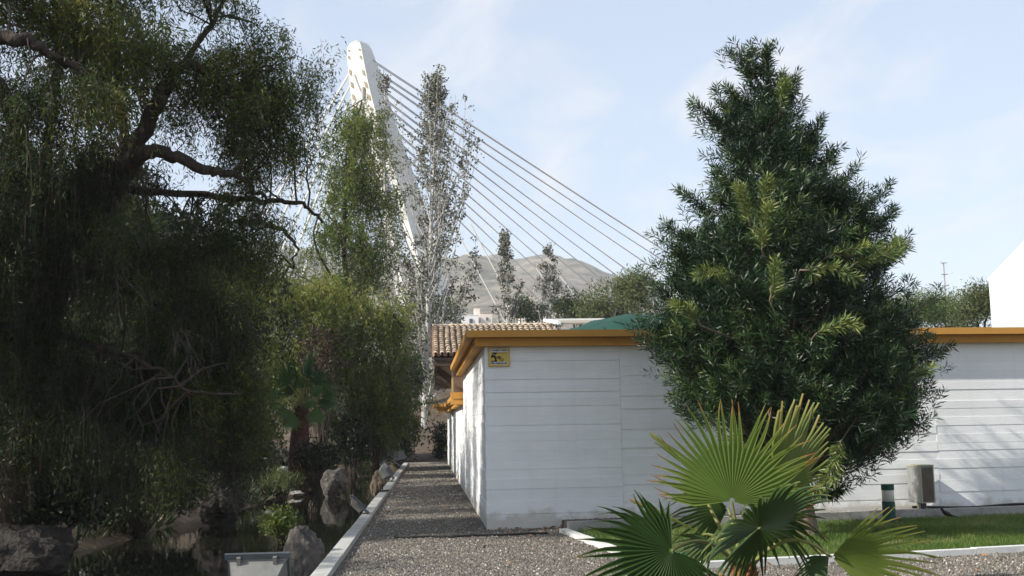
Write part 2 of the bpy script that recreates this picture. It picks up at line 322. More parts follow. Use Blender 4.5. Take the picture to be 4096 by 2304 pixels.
# water
w = bpy.data.materials.new('pond water'); w.use_nodes = True; n = w.node_tree; b = n.nodes['Principled BSDF']
b.inputs['Base Color'].default_value = (0.010, 0.011, 0.006, 1); b.inputs['Roughness'].default_value = 0.03; b.inputs['IOR'].default_value = 1.33
t = n.nodes.new('ShaderNodeTexCoord'); z = n.nodes.new('ShaderNodeTexNoise'); z.inputs['Scale'].default_value = 1.6; z.inputs['Detail'].default_value = 4
n.links.new(t.outputs['Object'], z.inputs['Vector']); bp = n.nodes.new('ShaderNodeBump'); bp.inputs['Strength'].default_value = 0.06; bp.inputs['Distance'].default_value = 0.05
n.links.new(z.outputs['Fac'], bp.inputs['Height']); n.links.new(bp.outputs[0], b.inputs['Normal']); MT['water'] = w

# ------------------------------------------------------------------ noise
def vnoise(x, y, seed=0):
    def hsh(i, j):
        return np.modf(np.abs(np.sin(i * 127.1 + j * 311.7 + seed * 74.7) * 43758.5453))[0]
    x = np.asarray(x, float); y = np.asarray(y, float)
    i = np.floor(x); j = np.floor(y); f = x - i; g = y - j; f = f * f * (3 - 2 * f); g = g * g * (3 - 2 * g)
    return (hsh(i, j) * (1 - f) + hsh(i + 1, j) * f) * (1 - g) + (hsh(i, j + 1) * (1 - f) + hsh(i + 1, j + 1) * f) * g
def fbm(x, y, seed=0, o=4):
    s = 0; a = 0.5
    for k in range(o):
        s = s + a * vnoise(x * 2 ** k, y * 2 ** k, seed + k); a *= 0.5
    return s

# ------------------------------------------------------------------ ground, water, hill
BY = np.array([-30, 8, 16, 21.4, 25, 28, 31, 36, 42, 46, 48]); BX = np.array([-7.5, -7.2, -6.5, -5.7, -5.3, -4.7, -4.3, -4.0, -3.6, -2.5, -1.3])
WATER_Z = -0.4
def ground_z(x, y):
    x, y = np.broadcast_arrays(np.asarray(x, float), np.asarray(y, float))
    xb = np.interp(y, BY, BX) + (fbm(y * 0.5, y * 0 + 3, 5) - 0.45) * 0.9 * np.clip((44 - y) / 10, 0, 1)
    nz = fbm(x * 0.5, y * 0.5, 2) - 0.45
    d = xb - x                                     # metres inland from the bank
    bank = -0.42 + np.clip(d, 0, 1.0) * 0.42 + np.clip(d - 1, 0, 6) * 0.16 + nz * 0.30 * np.clip(d * 1.5, 0, 1)
    bed = np.where(d < 0, -0.42 - np.clip(-d, 0, 1.2) * 0.6, bank)
    left = np.where(x < -1.21, bed, -0.03)
    slope = np.clip((y - 47.3) * 0.17, 0, 3) + np.clip((y - 58) * 0.22, 0, 2.2) + nz * 0.4 * np.clip((y - 48) / 3, 0, 1)
    fade = np.clip((y - 75) / 60, 0, 1)
    far = slope * (1 - fade)
    t = np.clip((y - 47.0) / 1.0, 0, 1)
    z = left * (1 - t) + np.maximum(far, np.where(x < -6, bank, -9)) * t
    z = np.where(y > 90, far, z)
    z = np.where((x < -40), z * np.clip((60 + x) / 20, 0, 1), z)
    return z
xs = np.unique(np.concatenate([np.arange(-20, -1.4, 0.25), [-1.30, -1.22, -1.20, -1.10], np.arange(-1, 14.1, 1.0), np.arange(16, 60, 4), [80, 120, 200, 400, 800, 1500, 3000], -np.array([22, 26, 32, 40, 50, 60, 80, 120, 200, 400, 800, 1500, 3000.])]))
ys = np.unique(np.concatenate([np.arange(6, 47, 0.3), np.arange(47, 80, 0.8), np.arange(80, 140, 6), [160, 200, 300, 500, 1000, 2000, 3000], [-3000, -1000, -300, -100, -40, -20, -10, -4, 0, 3]]))
X, Y = np.meshgrid(xs, ys); Z = ground_z(X, Y)
def grid(m, X, Y, Z, tint=0.5):
    r, c = X.shape; V = np.stack([X, Y, Z], -1).reshape(-1, 3)
    i = np.arange(r - 1)[:, None] * c + np.arange(c - 1)[None]
    return m.add(V, np.stack([i, i + 1, i + c + 1, i + c], -1).reshape(-1, 4), tint)
build('ground', grid(M(), X, Y, Z), MT['soil'], smooth=True, kind='structure')
m = M(); m.add([[-12, -12, WATER_Z], [-1.21, -12, WATER_Z], [-1.21, 47.6, WATER_Z], [-12, 47.6, WATER_Z]], [[0, 1, 2, 3]])
build('pond_water', m, MT['water'], kind='structure')

RX = np.array([-100, 120, 200, 250, 275, 300, 340, 380, 430, 455, 470, 480, 492, 505, 515, 522, 535, 550, 562, 575, 590, 605, 620, 640, 680, 720, 800, 900, 1100])
RY = np.array([290, 275, 255, 247, 243, 250, 262, 268, 264, 261, 258, 257, 256, 258, 262, 261, 260, 262, 270, 275, 279, 284, 291, 301, 314, 322, 330, 340, 350.])
gx = np.linspace(-900, 1050, 170); gy = np.concatenate([np.linspace(230, 430, 10), np.linspace(460, 1400, 70), np.linspace(1430, 1900, 12)])
X, Y = np.meshgrid(gx, gy)
pxs = 434 + X / Y * 1080
rid = np.interp(pxs, RX, RY)
hz = 1.6 + (426 - 0.017 * (pxs - 434) - rid) * 1400 / 1080
foot = np.interp(Y, [230, 300, 430], [-3, 12, 38])
k = np.clip((Y - 430) / 970, 0, 1)
gul = (fbm(X / 130, Y / 260, 11, 5) - 0.47)
Z = np.where(Y <= 430, foot, 38 + (np.maximum(hz, 40) - 38) * k ** 0.95 + gul * 120 * np.sin(k * math.pi) ** 0.8 * (1 - k) ** .5 + (fbm(X / 30, Y / 40, 3, 3) - .45) * 12 * np.clip(k * 4, 0, 1))
Z = np.where(Y > 1400, np.maximum(hz, 40) - (Y - 1400) * 0.25, Z)
Z = Z * np.clip((X + 900) / 120, 0, 1) * np.clip((1050 - X) / 120, 0, 1) - 1
build('hill', grid(M(), X, Y, Z), MT['hill'], smooth=True, kind='structure')
def hill_z(x, y): return float(np.interp(y, [230, 300, 430, 520], [-4, 11, 37, 50]))

# ------------------------------------------------------------------ white building
C0 = A(0.80, 16.94, 0); FU = nrm(A(1, 0.058, 0)); FN = A(FU[1], -FU[0], 0)        # front face: along, outward
LU = nrm(A(0.58 - 0.80, 46.7 - 16.94, 0)); LN = A(-LU[1], LU[0], 0)               # side face
UP = A(0, 0, 1)
WTOP = 2.83; TALL = 9.8; LOWZ = 2.10; FL = 11.5
house = thing('white_building', 'long low white board-marked concrete building with ochre cornice beside the gravel path', 'building', C0)
def fpt(a, o, z): return C0 + FU * a + FN * o + UP * z
def lpt(a, o, z): return C0 + LU * a + LN * o + UP * z
m = M()
inner = 0.03
b0 = C0 - FN * inner - LN * inner
# wall core
p = [b0, b0 + FU * FL, b0 + FU * FL + LU * TALL, b0 + LU * TALL]
m.prism([q - UP * 0.3 for q in p], UP * (WTOP + 0.3))
m2 = M(); q0 = b0 + LU * (TALL + 0.002); p2 = [q0, q0 + FU * 1.2, q0 + FU * 1.2 + LU * 20.2, q0 + LU * 20.2]
m2.prism([q - UP * 0.3 for q in p2], UP * (LOWZ + 0.3))
build('wall', m, MT['white_wall'], house); build('wall', m2, MT['white_wall'], house)
# board impressions, one strip each
rb = np.random.default_rng(3)
def boards(ptf, along, outv, lo, hi, edges, seed):
    r = np.random.default_rng(seed); tprev = 0
    for a0, a1 in zip(edges[:-1], edges[1:]):
        z = -0.12 + r.uniform(0, 0.1)
        while z < hi - 0.02:
            h = r.choice([0.10, 0.12, 0.135, 0.14, 0.145, 0.15, 0.19]); z1 = min(z + h, hi)
            if z1 - z < 0.03: break
            t = 0.026 + r.choice([0, 0.002, 0.005, 0.008, 0.011]); t = t if abs(t - tprev) > .002 else .026 + (.009 if t < .031 else .002); tprev = t; tl = r.normal(0, 0.0014)
            o = ptf(a0 + 0.0015, -0.0295, z + 0.0006)
            bm = M(); jz = r.normal(0, 0.003)
            A0, A1 = along * (a1 - a0 - 0.003), UP * (z1 - z - 0.0012)
            Q = [o, o + A0, o + A0 + A1, o + A1]
            F4 = [o + outv * (t - tl), o + A0 + outv * (t - tl), o + A0 + A1 + outv * (t + tl), o + A1 + outv * (t + tl)]
            bm.add(Q + F4, [[0, 3, 2, 1], [4, 5, 6, 7], [0, 1, 5, 4], [1, 2, 6, 5], [2, 3, 7, 6], [3, 0, 4, 7]] if np.dot(np.cross(A0, A1), outv) > 0 else [[0, 1, 2, 3], [7, 6, 5, 4], [4, 5, 1, 0], [5, 6, 2, 1], [6, 7, 3, 2], [7, 4, 0, 3]])
            build('wall_board', bm, MT['white_wall'], house)
            z = z1
boards(fpt, FU, FN, 0, WTOP, [0.0, 2.16, 4.75, 7.45, 9.6, 11.49], 21)
boards(lpt, LU, LN, 0, WTOP, [0.0, 2.5, 5.2, 7.6, TALL], 22)
boards(lpt, LU, LN, 0, LOWZ, [TALL, 14.5, 19.5, 24.5, TALL + 20.2], 23)
# roof slab and the two-step cornice
m = M(); rp = [q for q in p]; m.prism([q + UP * (WTOP + 0.003) for q in p], UP * 0.19); build('roof', m, MT['roof_grey'], house)
def cornice(name, o1, z0, z1):
    # an L round the front and the side, mitred as a closed loop
    ia = -0.06
    out = [lpt(TALL, o1, 0)]
    cor = C0 + FN * o1 + LN * o1
    outp = [lpt(TALL, o1, z0), cor + UP * z0, fpt(FL, o1, z0), fpt(FL, ia, z0), C0 + FN * ia + LN * ia + UP * z0, lpt(TALL, ia, z0)]
    mm = M(); V = np.array(outp); Vt = V + UP * (z1 - z0); n_ = 6
    mm.add(np.vstack([V, Vt]), [[i, (i + 1) % 6, 6 + (i + 1) % 6, 6 + i] for i in range(6)])
    for vv, rev in ((V, True), (Vt, False)):
        for q in ([0, 1, 4, 5], [1, 2, 3, 4]): mm.add(vv[q], [[0, 1, 2, 3][::-1] if rev else [0, 1, 2, 3]])
    return build(name, mm, MT['ochre'], house)
cornice('lower_cornice', 0.17, WTOP - 0.01, WTOP + 0.118)
cornice('upper_cornice', 0.31, WTOP + 0.121, WTOP + 0.228)
# stepped coping of the low wall
aL = TALL + 0.15
m = M(); m.obox(lpt(aL, 0.26, LOWZ + 0.16), LU * 15.5, -LN * 0.56, UP * 0.12); build('coping_slab', m, MT['ochre'], house)
m = M(); m.obox(lpt(aL + 0.1, 0.14, LOWZ + 0.003), LU * 15.4, -LN * 0.4, UP * 0.10); build('coping_band', m, MT['ochre'], house)
for i in range(9):
    m = M(); m.obox(lpt(aL + 0.15 + i * 1.85, 0.215, LOWZ + 0.104), LU * 0.5, -LN * 0.42, UP * 0.055); build('coping_block', m, MT['ochre'], house)
m = M(); m.obox(lpt(aL + 0.02, 0.30, LOWZ + 0.02), LU * 0.55, -LN * 0.62, UP * 0.30); build('coping_end', m, MT['ochre'], house)
m = M(); m.obox(lpt(26.2, 0.62, LOWZ + 0.24), LU * 3.5, -LN * 0.8, UP * 0.13); m.obox(lpt(26.3, 0.45, LOWZ + 0.08), LU * 3.3, -LN * 0.5, UP * 0.157); build('coping_return', m, MT['ochre'], house)

# ------------------------------------------------------------------ tiled roof building behind
YE, YR = 36.0, 40.0
zE = P(440, 356.5, YE)[2]; zR = P(440, 327.0, YR)[2]
xl, xr = P(432.5, 340, YE)[0], 4.35
tl = thing('tiled_pavilion', 'open porch under a weathered clay barrel tile roof behind the ochre coping', 'building', A(1.5, YE, 0))
sl_v = A(0, YR - YE, zR - zE); SLN = np.linalg.norm(sl_v); sd = sl_v / SLN; sn = np.cross(A(1, 0, 0), sd)
tilt = math.atan2(sd[2], sd[1])
NC, NR = 21, 14; pitch = (xr - xl) / NC; ex = SLN / NR
tm = M(local=True)
kk = 7; an = np.linspace(0, math.pi, kk)
vv = []
for (yy, rr, up) in ((0, 0.086, 0.028), (ex * 1.22, 0.068, 0.0)):
    for th in (0.0, -0.014):
        vv += [[(rr + th) * math.cos(a), yy, up + (rr + th) * math.sin(a) * 0.95] for a in an]
F = []
for j in range(kk - 1):
    F += [[j, j + 1, 2 * kk + j + 1, 2 * kk + j], [kk + j + 1, kk + j, 3 * kk + j, 3 * kk + j + 1], [j + 1, j, kk + j, kk + j + 1]]
tm.add(vv, F); t0 = build('cover_tile', tm, MT['tile'], tl, smooth=False)
t0.name = 'cover_tile'; first = True
rt = np.random.default_rng(5)
for c in range(NC):
    for r in range(NR):
        loc = A(xl + pitch * (c + 0.5) + rt.normal(0, 0.006), YE, zE) + sd * (r * ex + rt.normal(0, 0.012)) + sn * 0.05
        rot = (tilt + rt.normal(0, 0.012), 0, rt.normal(0, 0.03))
        if first: t0.location = Vector(loc - WL[tl.name]); t0.rotation_euler = rot; first = False
        else: share(t0.data, 'cover_tile', tl, loc, rot)
pm = M(); seg = 6
for c in range(NC + 1):
    xc = xl + pitch * c
    for r in range(NR):
        o = A(xc, YE, zE) + sd * (r * ex); rr = pitch * 0.40
        aa = np.linspace(math.pi, 2 * math.pi, seg)
        r0 = [o + A(rr * math.cos(a), 0, 0) + sn * (0.055 + rr * 0.7 * math.sin(a) + 0.012) for a in aa]
        r1 = [q + sd * ex - sn * 0.012 for q in r0]
        pm.add(r0 + r1, [[j, j + 1, seg + j + 1, seg + j] for j in range(seg - 1)])
build('channel_tiles', pm, MT['tile_pan'], tl, kind='stuff')
m = M(); o = A(xl + 0.02, YE + 0.02, zE - 0.06); m.obox(o, A(xr - xl - 0.04, 0, 0), sd * (SLN - 0.03), -sn * 0.06); build('roof_deck', m, MT['beam'], tl)
nrid = 13
for i in range(nrid):
    w_ = (xr - xl) / nrid; m = M(); x0 = xl + i * w_
    a7 = np.linspace(0, math.pi, 6)
    r0 = [A(x0 - 0.01, YR, zR) + A(0, 0.12 * math.cos(a), 0.02 + 0.10 * math.sin(a)) for a in a7]
    r1 = [A(x0 + w_ * 1.02, YR, zR) + A(0, 0.105 * math.cos(a), 0.01 + 0.09 * math.sin(a)) for a in a7]
    m.add(r0 + r1, [[j, j + 1, 6 + j + 1, 6 + j] for j in range(5)]); m.add(r0, [[5, 4, 3, 2, 1, 0]]); m.add(r1, [[0, 1, 2, 3, 4, 5]])
    build('ridge_tile', m, MT['ridge'], tl, smooth=False)
m = M(); m.box(xl + 0.03, xr, YE + 0.10, YE + 0.24, zE - 0.30, zE - 0.13); build('eave_beam', m, MT['beam'], tl)
m = M(); m.box(xl + 0.05, xl + 0.19, YE + 0.26, YR - 0.1, zE - 0.34, zE - 0.12); build('side_beam', m, MT['beam'], tl)
m = M(); m.box(xl + 0.06, xl + 2.4, YE + 3.4, YE + 3.5, zE - 0.95, zE + 0.95); build('back_panel', m, MT['beam'], tl)
m = M(); m.box(0.66, 1.0, YE + 0.28, YE + 0.62, LOWZ - 0.2, zE - 0.14); pz = build('post', m, MT['post_red'], tl)
m = M(); m.box(0.60, 0.658, YE + 0.30, YE + 0.60, LOWZ - 0.2, zE - 0.16); build('post_edge', m, MT['post_edge'], tl)
m = M(); m.box(1.35, xr - 0.1, YE + 0.7, YE + 0.9, 0, zE - 0.1); build('wall', m, MT['white_wall'], tl)
m = M(); m.box(0.86, 1.02, YE - 9.6, YE - 9.3, LOWZ + 0.29, LOWZ + 0.52); build('meter_box', m, MT['village_white'], tl)

# skylight and shade netting on the flat roof
sk = thing('skylight_box', 'beige sheet lean-to skylight with a white edge on the flat roof by the netting', 'skylight', A(2.9, 24, 3.03))
x0, x1 = P(545, 320, 24.6)[0], P(606, 320, 24.6)[0]; zt = P(560, 319.5, 24.6)[2]
m = M(); m.prism([A(x0 + 0.16, 23.4, 3.03), A(x1, 23.4, 3.03), A(x1, 24.5, 3.03), A(x0 + 0.16, 24.5, 3.03)], A(0, 0, 0.55)); build('upstand', m, MT['village_white'], sk)
m = M(); m.add([A(x0 + 0.22, 23.3, zt - 0.20), A(x1 + 0.05, 23.3, zt - 0.20), A(x1 + 0.05, 24.6, zt - 0.02), A(x0 + 0.02, 24.6, zt - 0.02)] + [A(x0 + 0.22, 23.3, zt - 0.23), A(x1 + 0.05, 23.3, zt - 0.23), A(x1 + 0.05, 24.6, zt - 0.05), A(x0 + 0.02, 24.6, zt - 0.05)],
      [[0, 1, 2, 3], [7, 6, 5, 4], [4, 5, 1, 0], [5, 6, 2, 1], [6, 7, 3, 2], [7, 4, 0, 3]]); build('sheet', m, MT['beige'], sk)
m = M(); m.obox(A(x0 - 0.04, 24.6, zt - 0.03), A(x1 - x0 + 0.08, 0, 0), A(0, 0.05, 0), A(0, 0, 0.05)); m.obox(A(x0 + 0.02, 24.58, zt - 0.05), A(0.19, -1.3, -0.185), A(-0.06, 0, 0), A(0, 0, 0.07)); build('white_edge', m, MT['sign_white'], sk)
nx_, ny_ = 34, 12
U, Vv = np.meshgrid(np.linspace(0, 1, nx_), np.linspace(0, 1, ny_))
xa, xb2 = P(566, 320, 22)[0], P(705, 320, 22)[0]
Xn = xa + (xb2 - xa) * U; Yn = 20.6 + 2.6 * Vv
ridge_p = np.interp(U, [0, .04, .17, .32, .53, .8, 1], [.5, .6, .76, .92, 1, 1, .9])
Zn = 3.12 + (P(640, 315, 22.6)[2] - 3.12) * ridge_p * np.sin(np.clip(Vv * 1.25, 0, 1) * math.pi / 2 + 0.0) ** 0.6 + (fbm(U * 9, Vv * 5, 8) - .45) * 0.14
nt_ = thing('shade_netting', 'dark green shade netting draped over a frame on the flat roof', 'netting', A(5, 23, 3.1))
build('net', grid(M(), Xn, Yn, Zn), MT['net'], nt_, smooth=True)
for (u0, v0, u1, v1) in ((0.30, 0.28, 0.42, 0.02), (0.52, 0.4, 0.60, 0.05), (0.2, 0.15, 0.24, 0.02), (0.72, 0.5, 0.82, 0.05)):
    def nz_(u, v):
        i = int(round(u * (nx_ - 1))); j = int(round(v * (ny_ - 1))); return A(Xn[j, i], Yn[j, i], Zn[j, i] + 0.02)
    m = M(); m.tube([nz_(u0, v0), nz_((u0 + u1) / 2, (v0 + v1) / 2) + UP * 0.02, nz_(u1, v1)], 0.022, 5); build('seam', m, MT['net_seam'], nt_)
for u in (0.28, 0.45, 0.62, 0.85):
    i = int(u * (nx_ - 1)); m = M(); m.tube([A(Xn[6, i], Yn[6, i], 3.07), A(Xn[6, i], Yn[6, i], Zn[6, i] - 0.02)], 0.025, 6); build('pole', m, MT['steel'], nt_)

# white gable house at the right edge
gh = P(990, 300, 30); zg = P(989.5, 281, 30)[2]
gt = thing('gable_house', 'bright white blank gable wall rising behind the ochre cornice at the right edge', 'house', A(gh[0], 30, 0))
ud = nrm(A(0.85, -0.52, 0)); nd = A(0.52, 0.85, 0)
g0 = A(gh[0], 30, 0)
poly = [g0, g0 + ud * 6, g0 + ud * 6 + UP * zg, g0 + ud * 3 + UP * (zg + 3.0), g0 + UP * zg]
m = M(); m.prism(poly, nd * 8); build('wall', m, MT['white_house'], gt)
for a, bq in ((g0 + UP * zg, g0 + ud * 3 + UP * (zg + 3.0)), (g0 + ud * 3 + UP * (zg + 3.0), g0 + ud * 6 + UP * zg)):
    m = M(); up_ = nrm(np.cross(bq - a, nd)); up_ = up_ if up_[2] > 0 else -up_
    m.obox(a + up_ * 0.003 + nd * 0.02, bq - a, nd * 7.96, up_ * 0.06); build('roof', m, MT['white_house'], gt)

# ------------------------------------------------------------------ gravel, kerbs, lawn
KY0, KY1 = -4.0, 47.0
m = M(); m.add([[-1.13, KY0, 0], [14, KY0, 0], [14, 18.2, 0], [0.9, 18.2, 0], [0.9, 46.9, 0], [-1.13, 46.9, 0]], [[0, 1, 2, 3], [0, 3, 4, 5]])
build('gravel_path', m, MT['gravel_bed'], kind='structure')
kr = build('pond_kerb', M().box(-1.285, -1.135, KY0, KY1, -1.2, -0.012), MT['concrete_grey'], kind='structure')
gaps = [19.7, 26.2, 30.9, 40.5, 46.0]
cuts = [KY0, 2, 7.5, 10.6, 13.6, 16.6] + gaps + [KY1]; cuts = sorted(cuts)
for a, c in zip(cuts[:-1], cuts[1:]):
    ga = 0.16 if a in gaps and a != 19.7 else 0.006; gc = 0.16 if c in gaps and c != 19.7 else 0.006
    m = M(); jx = rt.normal(0, 0.006); m.box(-1.295 + jx, -1.118 + jx, a + ga, c - gc, -0.011, 0.075 + rt.normal(0, 0.004)); build('kerb_stone', m, MT['concrete'], kr)
m = M(); m.box(-1.1, 0.56, 46.92, 47.1, -0.3, 0.06); build('path_end_kerb', m, MT['concrete_grey'], kind='structure')

# lawn bed: corners on the ground
La, Lb = A(1.97, 16.15, 0), A(2.5, 11.95, 0)
Lc, Ld = A(12.0, 13.6, 0), A(12.0, 17.25, 0)
def lerp(a, b, t): return a + (b - a) * t
m = M(); m.add([La + UP * .03, Lb + UP * .03, Lc + UP * .03, Ld + UP * .03], [[0, 1, 2, 3]]); build('lawn', m, MT['lawn'], kind='structure')
def kerb_run(name, a, b, wdt, h, mt, n, side=1):
    d = b - a; L = np.linalg.norm(d); u = d / L; nn = A(-u[1], u[0], 0) * side
    root = None
    for i in range(n):
        mm = M(); mm.obox(a + u * (L * i / n + 0.003) - UP * 0.1, u * (L / n - 0.006), nn * wdt, UP * (h + 0.1 + rt.normal(0, 0.003)))
        if root is None: root = build(name, mm, mt, kind='structure')
        else: build('kerb_stone', mm, mt, root)
kerb_run('front_kerb', Lb, Lc, 0.11, 0.075, MT['concrete_white'], 10, -1)
kerb_run('side_kerb', La + A(0, 0.11, 0), Lb + A(0, 0.012, 0), 0.13, 0.06, MT['concrete_white'], 4, -1)
kerb_run('back_kerb', La, Ld, 0.13, 0.165, MT['concrete_grey'], 9, 1)
m = M(); Bk = [La + A(0.0, 0.14, 0.12), Ld + A(0, 0.14, 0.12), Ld + A(0, 1.2, 0.12), La + A(0, 1.2, 0.12)]
m.prism([q * A(1, 1, 0) for q in Bk], UP * 0.12); build('gravel_bed', m, MT['gravel_bed'], kind='structure')
# stones
def stones(xy, zf, rmin, rmax, r):
    N = len(xy); R = r.uniform(rmin, rmax, N); c = np.column_stack([xy, zf])
    ang = r.uniform(0, 6.28, N)
    V = np.zeros((N, 5, 3))
    for k in range(4):
        a = ang + k * math.pi / 2 + r.normal(0, 0.25, N)
        V[:, k] = c + np.column_stack([np.cos(a) * R * r.uniform(.7, 1.2, N), np.sin(a) * R * r.uniform(.7, 1.2, N), -0.004 + 0 * R])
    V[:, 4] = c + np.column_stack([r.normal(0, 1, N) * R * .35, r.normal(0, 1, N) * R * .35, R * r.uniform(.5, 1.0, N)])
    b = np.arange(N)[:, None] * 5
    F = np.concatenate([b + np.array([[k, (k + 1) % 4, 4]]) for k in range(4)])
    t = np.repeat(np.clip(r.beta(2.2, 2.6, N) + (r.random(N) < .06) * .4, 0, 1), 5)
    return V.reshape(-1, 3), F, t
r = np.random.default_rng(9)
def inlawn(x, y):
    fy = Lb[1] + (Lc[1] - Lb[1]) * (x - Lb[0]) / (Lc[0] - Lb[0]); by = La[1] + (Ld[1] - La[1]) * (x - La[0]) / (Ld[0] - La[0])
    lx = La[0] + (Lb[0] - La[0]) * (y - La[1]) / (Lb[1] - La[1])
    return (x > lx - 0.05) & (y > fy - 0.12) & (y < by + 0.15), (x > lx + 0.13) & (y > fy + 0.02) & (y < by - 0.01)
m = M()
N = 110000; t = r.random(N); yy = 10.6 + 13.0 * t ** 1.5; xx = r.uniform(-1.1, 8.6, N)
ok = ~inlawn(xx, yy)[0] & ((yy < 16.94 + 0.058 * (xx - .8)) | (xx < 0.78)); ok &= ~((yy > 16.2) & (xx > 1.95))
m.add(*stones(np.column_stack([xx[ok], yy[ok]]), np.zeros(ok.sum()), 0.010, 0.024, r))
N = 9000; xx = r.uniform(-1.1, 0.7, N); yy = 23 + 23.5 * r.random(N) ** 1.3
m.add(*stones(np.column_stack([xx, yy]), np.zeros(N), 0.014, 0.03, r))
build('gravel_stones', m, MT['gravel'], kind='stuff')
m = M(); N = 6500; xx = r.uniform(2.0, 10, N); yy = La[1] + (Ld[1] - La[1]) * (xx - La[0]) / (Ld[0] - La[0]) + r.uniform(.16, .8, N)
ok = yy < 16.93 + 0.058 * (xx - .8)
m.add(*stones(np.column_stack([xx[ok], yy[ok]]), np.full(ok.sum(), .12), 0.012, 0.026, r)); build('bed_stones', m, MT['gravel'], kind='stuff')
# heaped gravel against the foot of the front wall
# grass
N = 110000; xx = r.uniform(1.9, 10.5, N); yy = r.uniform(11.8, 17.2, N); ok = inlawn(xx, yy)[1]
xx, yy = xx[ok], yy[ok]; N = len(xx)
keep = r.random(N) < np.clip(0.75 + (fbm(xx * 1.5, yy * 1.5, 4) - .45) * 1.6, 0.25, 1); xx, yy = xx[keep], yy[keep]; N = len(xx)
hh = r.uniform(.03, .075, N); a = r.uniform(0, 6.28, N); ww = .0045
base = np.column_stack([xx, yy, np.full(N, .028)]); s_ = np.column_stack([np.cos(a), np.sin(a), 0 * a]) * ww
tip = base + np.column_stack([r.normal(0, .02, N), r.normal(0, .02, N), hh])
V = np.stack([base - s_, base + s_, tip], 1).reshape(-1, 3)
m = M(); m.add(V, np.arange(N * 3).reshape(N, 3), np.repeat(np.clip(r.normal(.5, .22, N) + (fbm(base[:, 0] * 1.1, base[:, 1] * 1.4, 19) - .45) * 1.3, 0, 1), 3)); build('grass', m, MT['grass'], kind='stuff')

# ------------------------------------------------------------------ rocks
def rock(name, label, c, size, mt, seed, group=None, rough=0.46, sub=4):
    import bmesh
    bm = bmesh.new(); bmesh.ops.create_icosphere(bm, subdivisions=sub, radius=1.0)
    V = np.array([v.co[:] for v in bm.verts]); F = np.array([[q.index for q in f.verts] for f in bm.faces]); bm.free()
    r = np.random.default_rng(seed)
    d = np.ones(len(V))
    for _ in range(14):                                  # planar chips make facets
        nv = nrm(r.normal(size=3)); lim = r.uniform(.62, .95); pr = V @ nv
        d = np.where(pr * d > lim, d * (lim / np.maximum(pr * d, 1e-6)) ** 0.85, d)
    n1 = fbm(V[:, 0] * 2.1 + seed, V[:, 1] * 2.1 + V[:, 2] * 1.7, seed, 4) - .47
    n2 = fbm(V[:, 0] * 6 + V[:, 2] * 5, V[:, 1] * 6 - V[:, 2] * 4, seed + 3, 4) - .47
    V = V * (d + rough * n1 + rough * 0.55 * n2)[:, None]
    lo = V[:, 2].min(); V = V * np.array(size) / 2 / np.abs(V).max(0)
    o = thing(name, label, 'rock', c, group); mm = M(local=True); mm.add(V, F); build('stone', mm, mt, o, smooth=False)
    return o
def rk(px, pyb, wpx, hpx, name_label, mt, seed, z=WATER_Z, dep=None, sink=0.25, dm=0.8):
    b_ = G(px, pyb, z) if dep is None else P(px, pyb, dep)
    Yd = b_[1]; wv = wpx * Yd / FPX; hv = hpx * Yd / FPX
    full = hv / (1 - sink * 0.5) if sink else hv
    c = A(b_[0], b_[1] + wv * 0.3, b_[2] + hv - full / 2)
    return rock('rock', name_label, c, (wv, wv * dm, full), mt, seed, 'rocks in and around the pond')
rk(10, 582, 112, 54, 'large dim rounded boulder at the left edge standing in the pond', MT['rock_dark'], 1)
rk(217, 528, 52, 56, 'tall dark boulder in the middle of the pond', MT['rock_dark'], 2)
rk(304, 594, 48, 64, 'grey rough boulder beside the kerb near the closest floodlight', MT['rock'], 3)
rk(332, 497.5, 31, 32, 'knobbly grey rock with its reflection below it in the pond', MT['rock'], 4)
rk(289, 482, 38, 15, 'flat pale slab of rock on the far bank below the palm', MT['rock_pale'], 5, z=-0.12, sink=.5)
rk(378, 497, 17, 28, 'tan upright rock against the kerb below a floodlight', MT['rock_tan'], 6)
rk(397, 486, 14, 15, 'small dark grey rock by the kerb between two floodlights', MT['rock_dark'], 7)
rk(290, 497, 26, 6, 'low pale stone at the water edge under the flat slab', MT['rock_pale'], 8)
rk(262, 503, 26, 7, 'low brownish pink stone at the water edge right of the tall boulder', MT['rock_tan'], 10)
rk(176, 512, 42, 8, 'long low earthy stone on the shaded bank left of the tall boulder', MT['rock_tan'], 11)
rk(245, 470, 44, 16, 'dim bank boulder under the hanging branches behind the tall boulder', MT['rock_tan'], 12, z=0.2)
m = M(); m.leaves(np.array([G(264, 512, WATER_Z + 0.012)]), A(1, .2, .02)[None], .28, .1); fl = build('floating_leaf', m, MT['litter'], label='pale leaf floating on the dark pond water', cat='leaf')
fl.location = (G(340, 508, 0)[0] * 0, 0, 0)

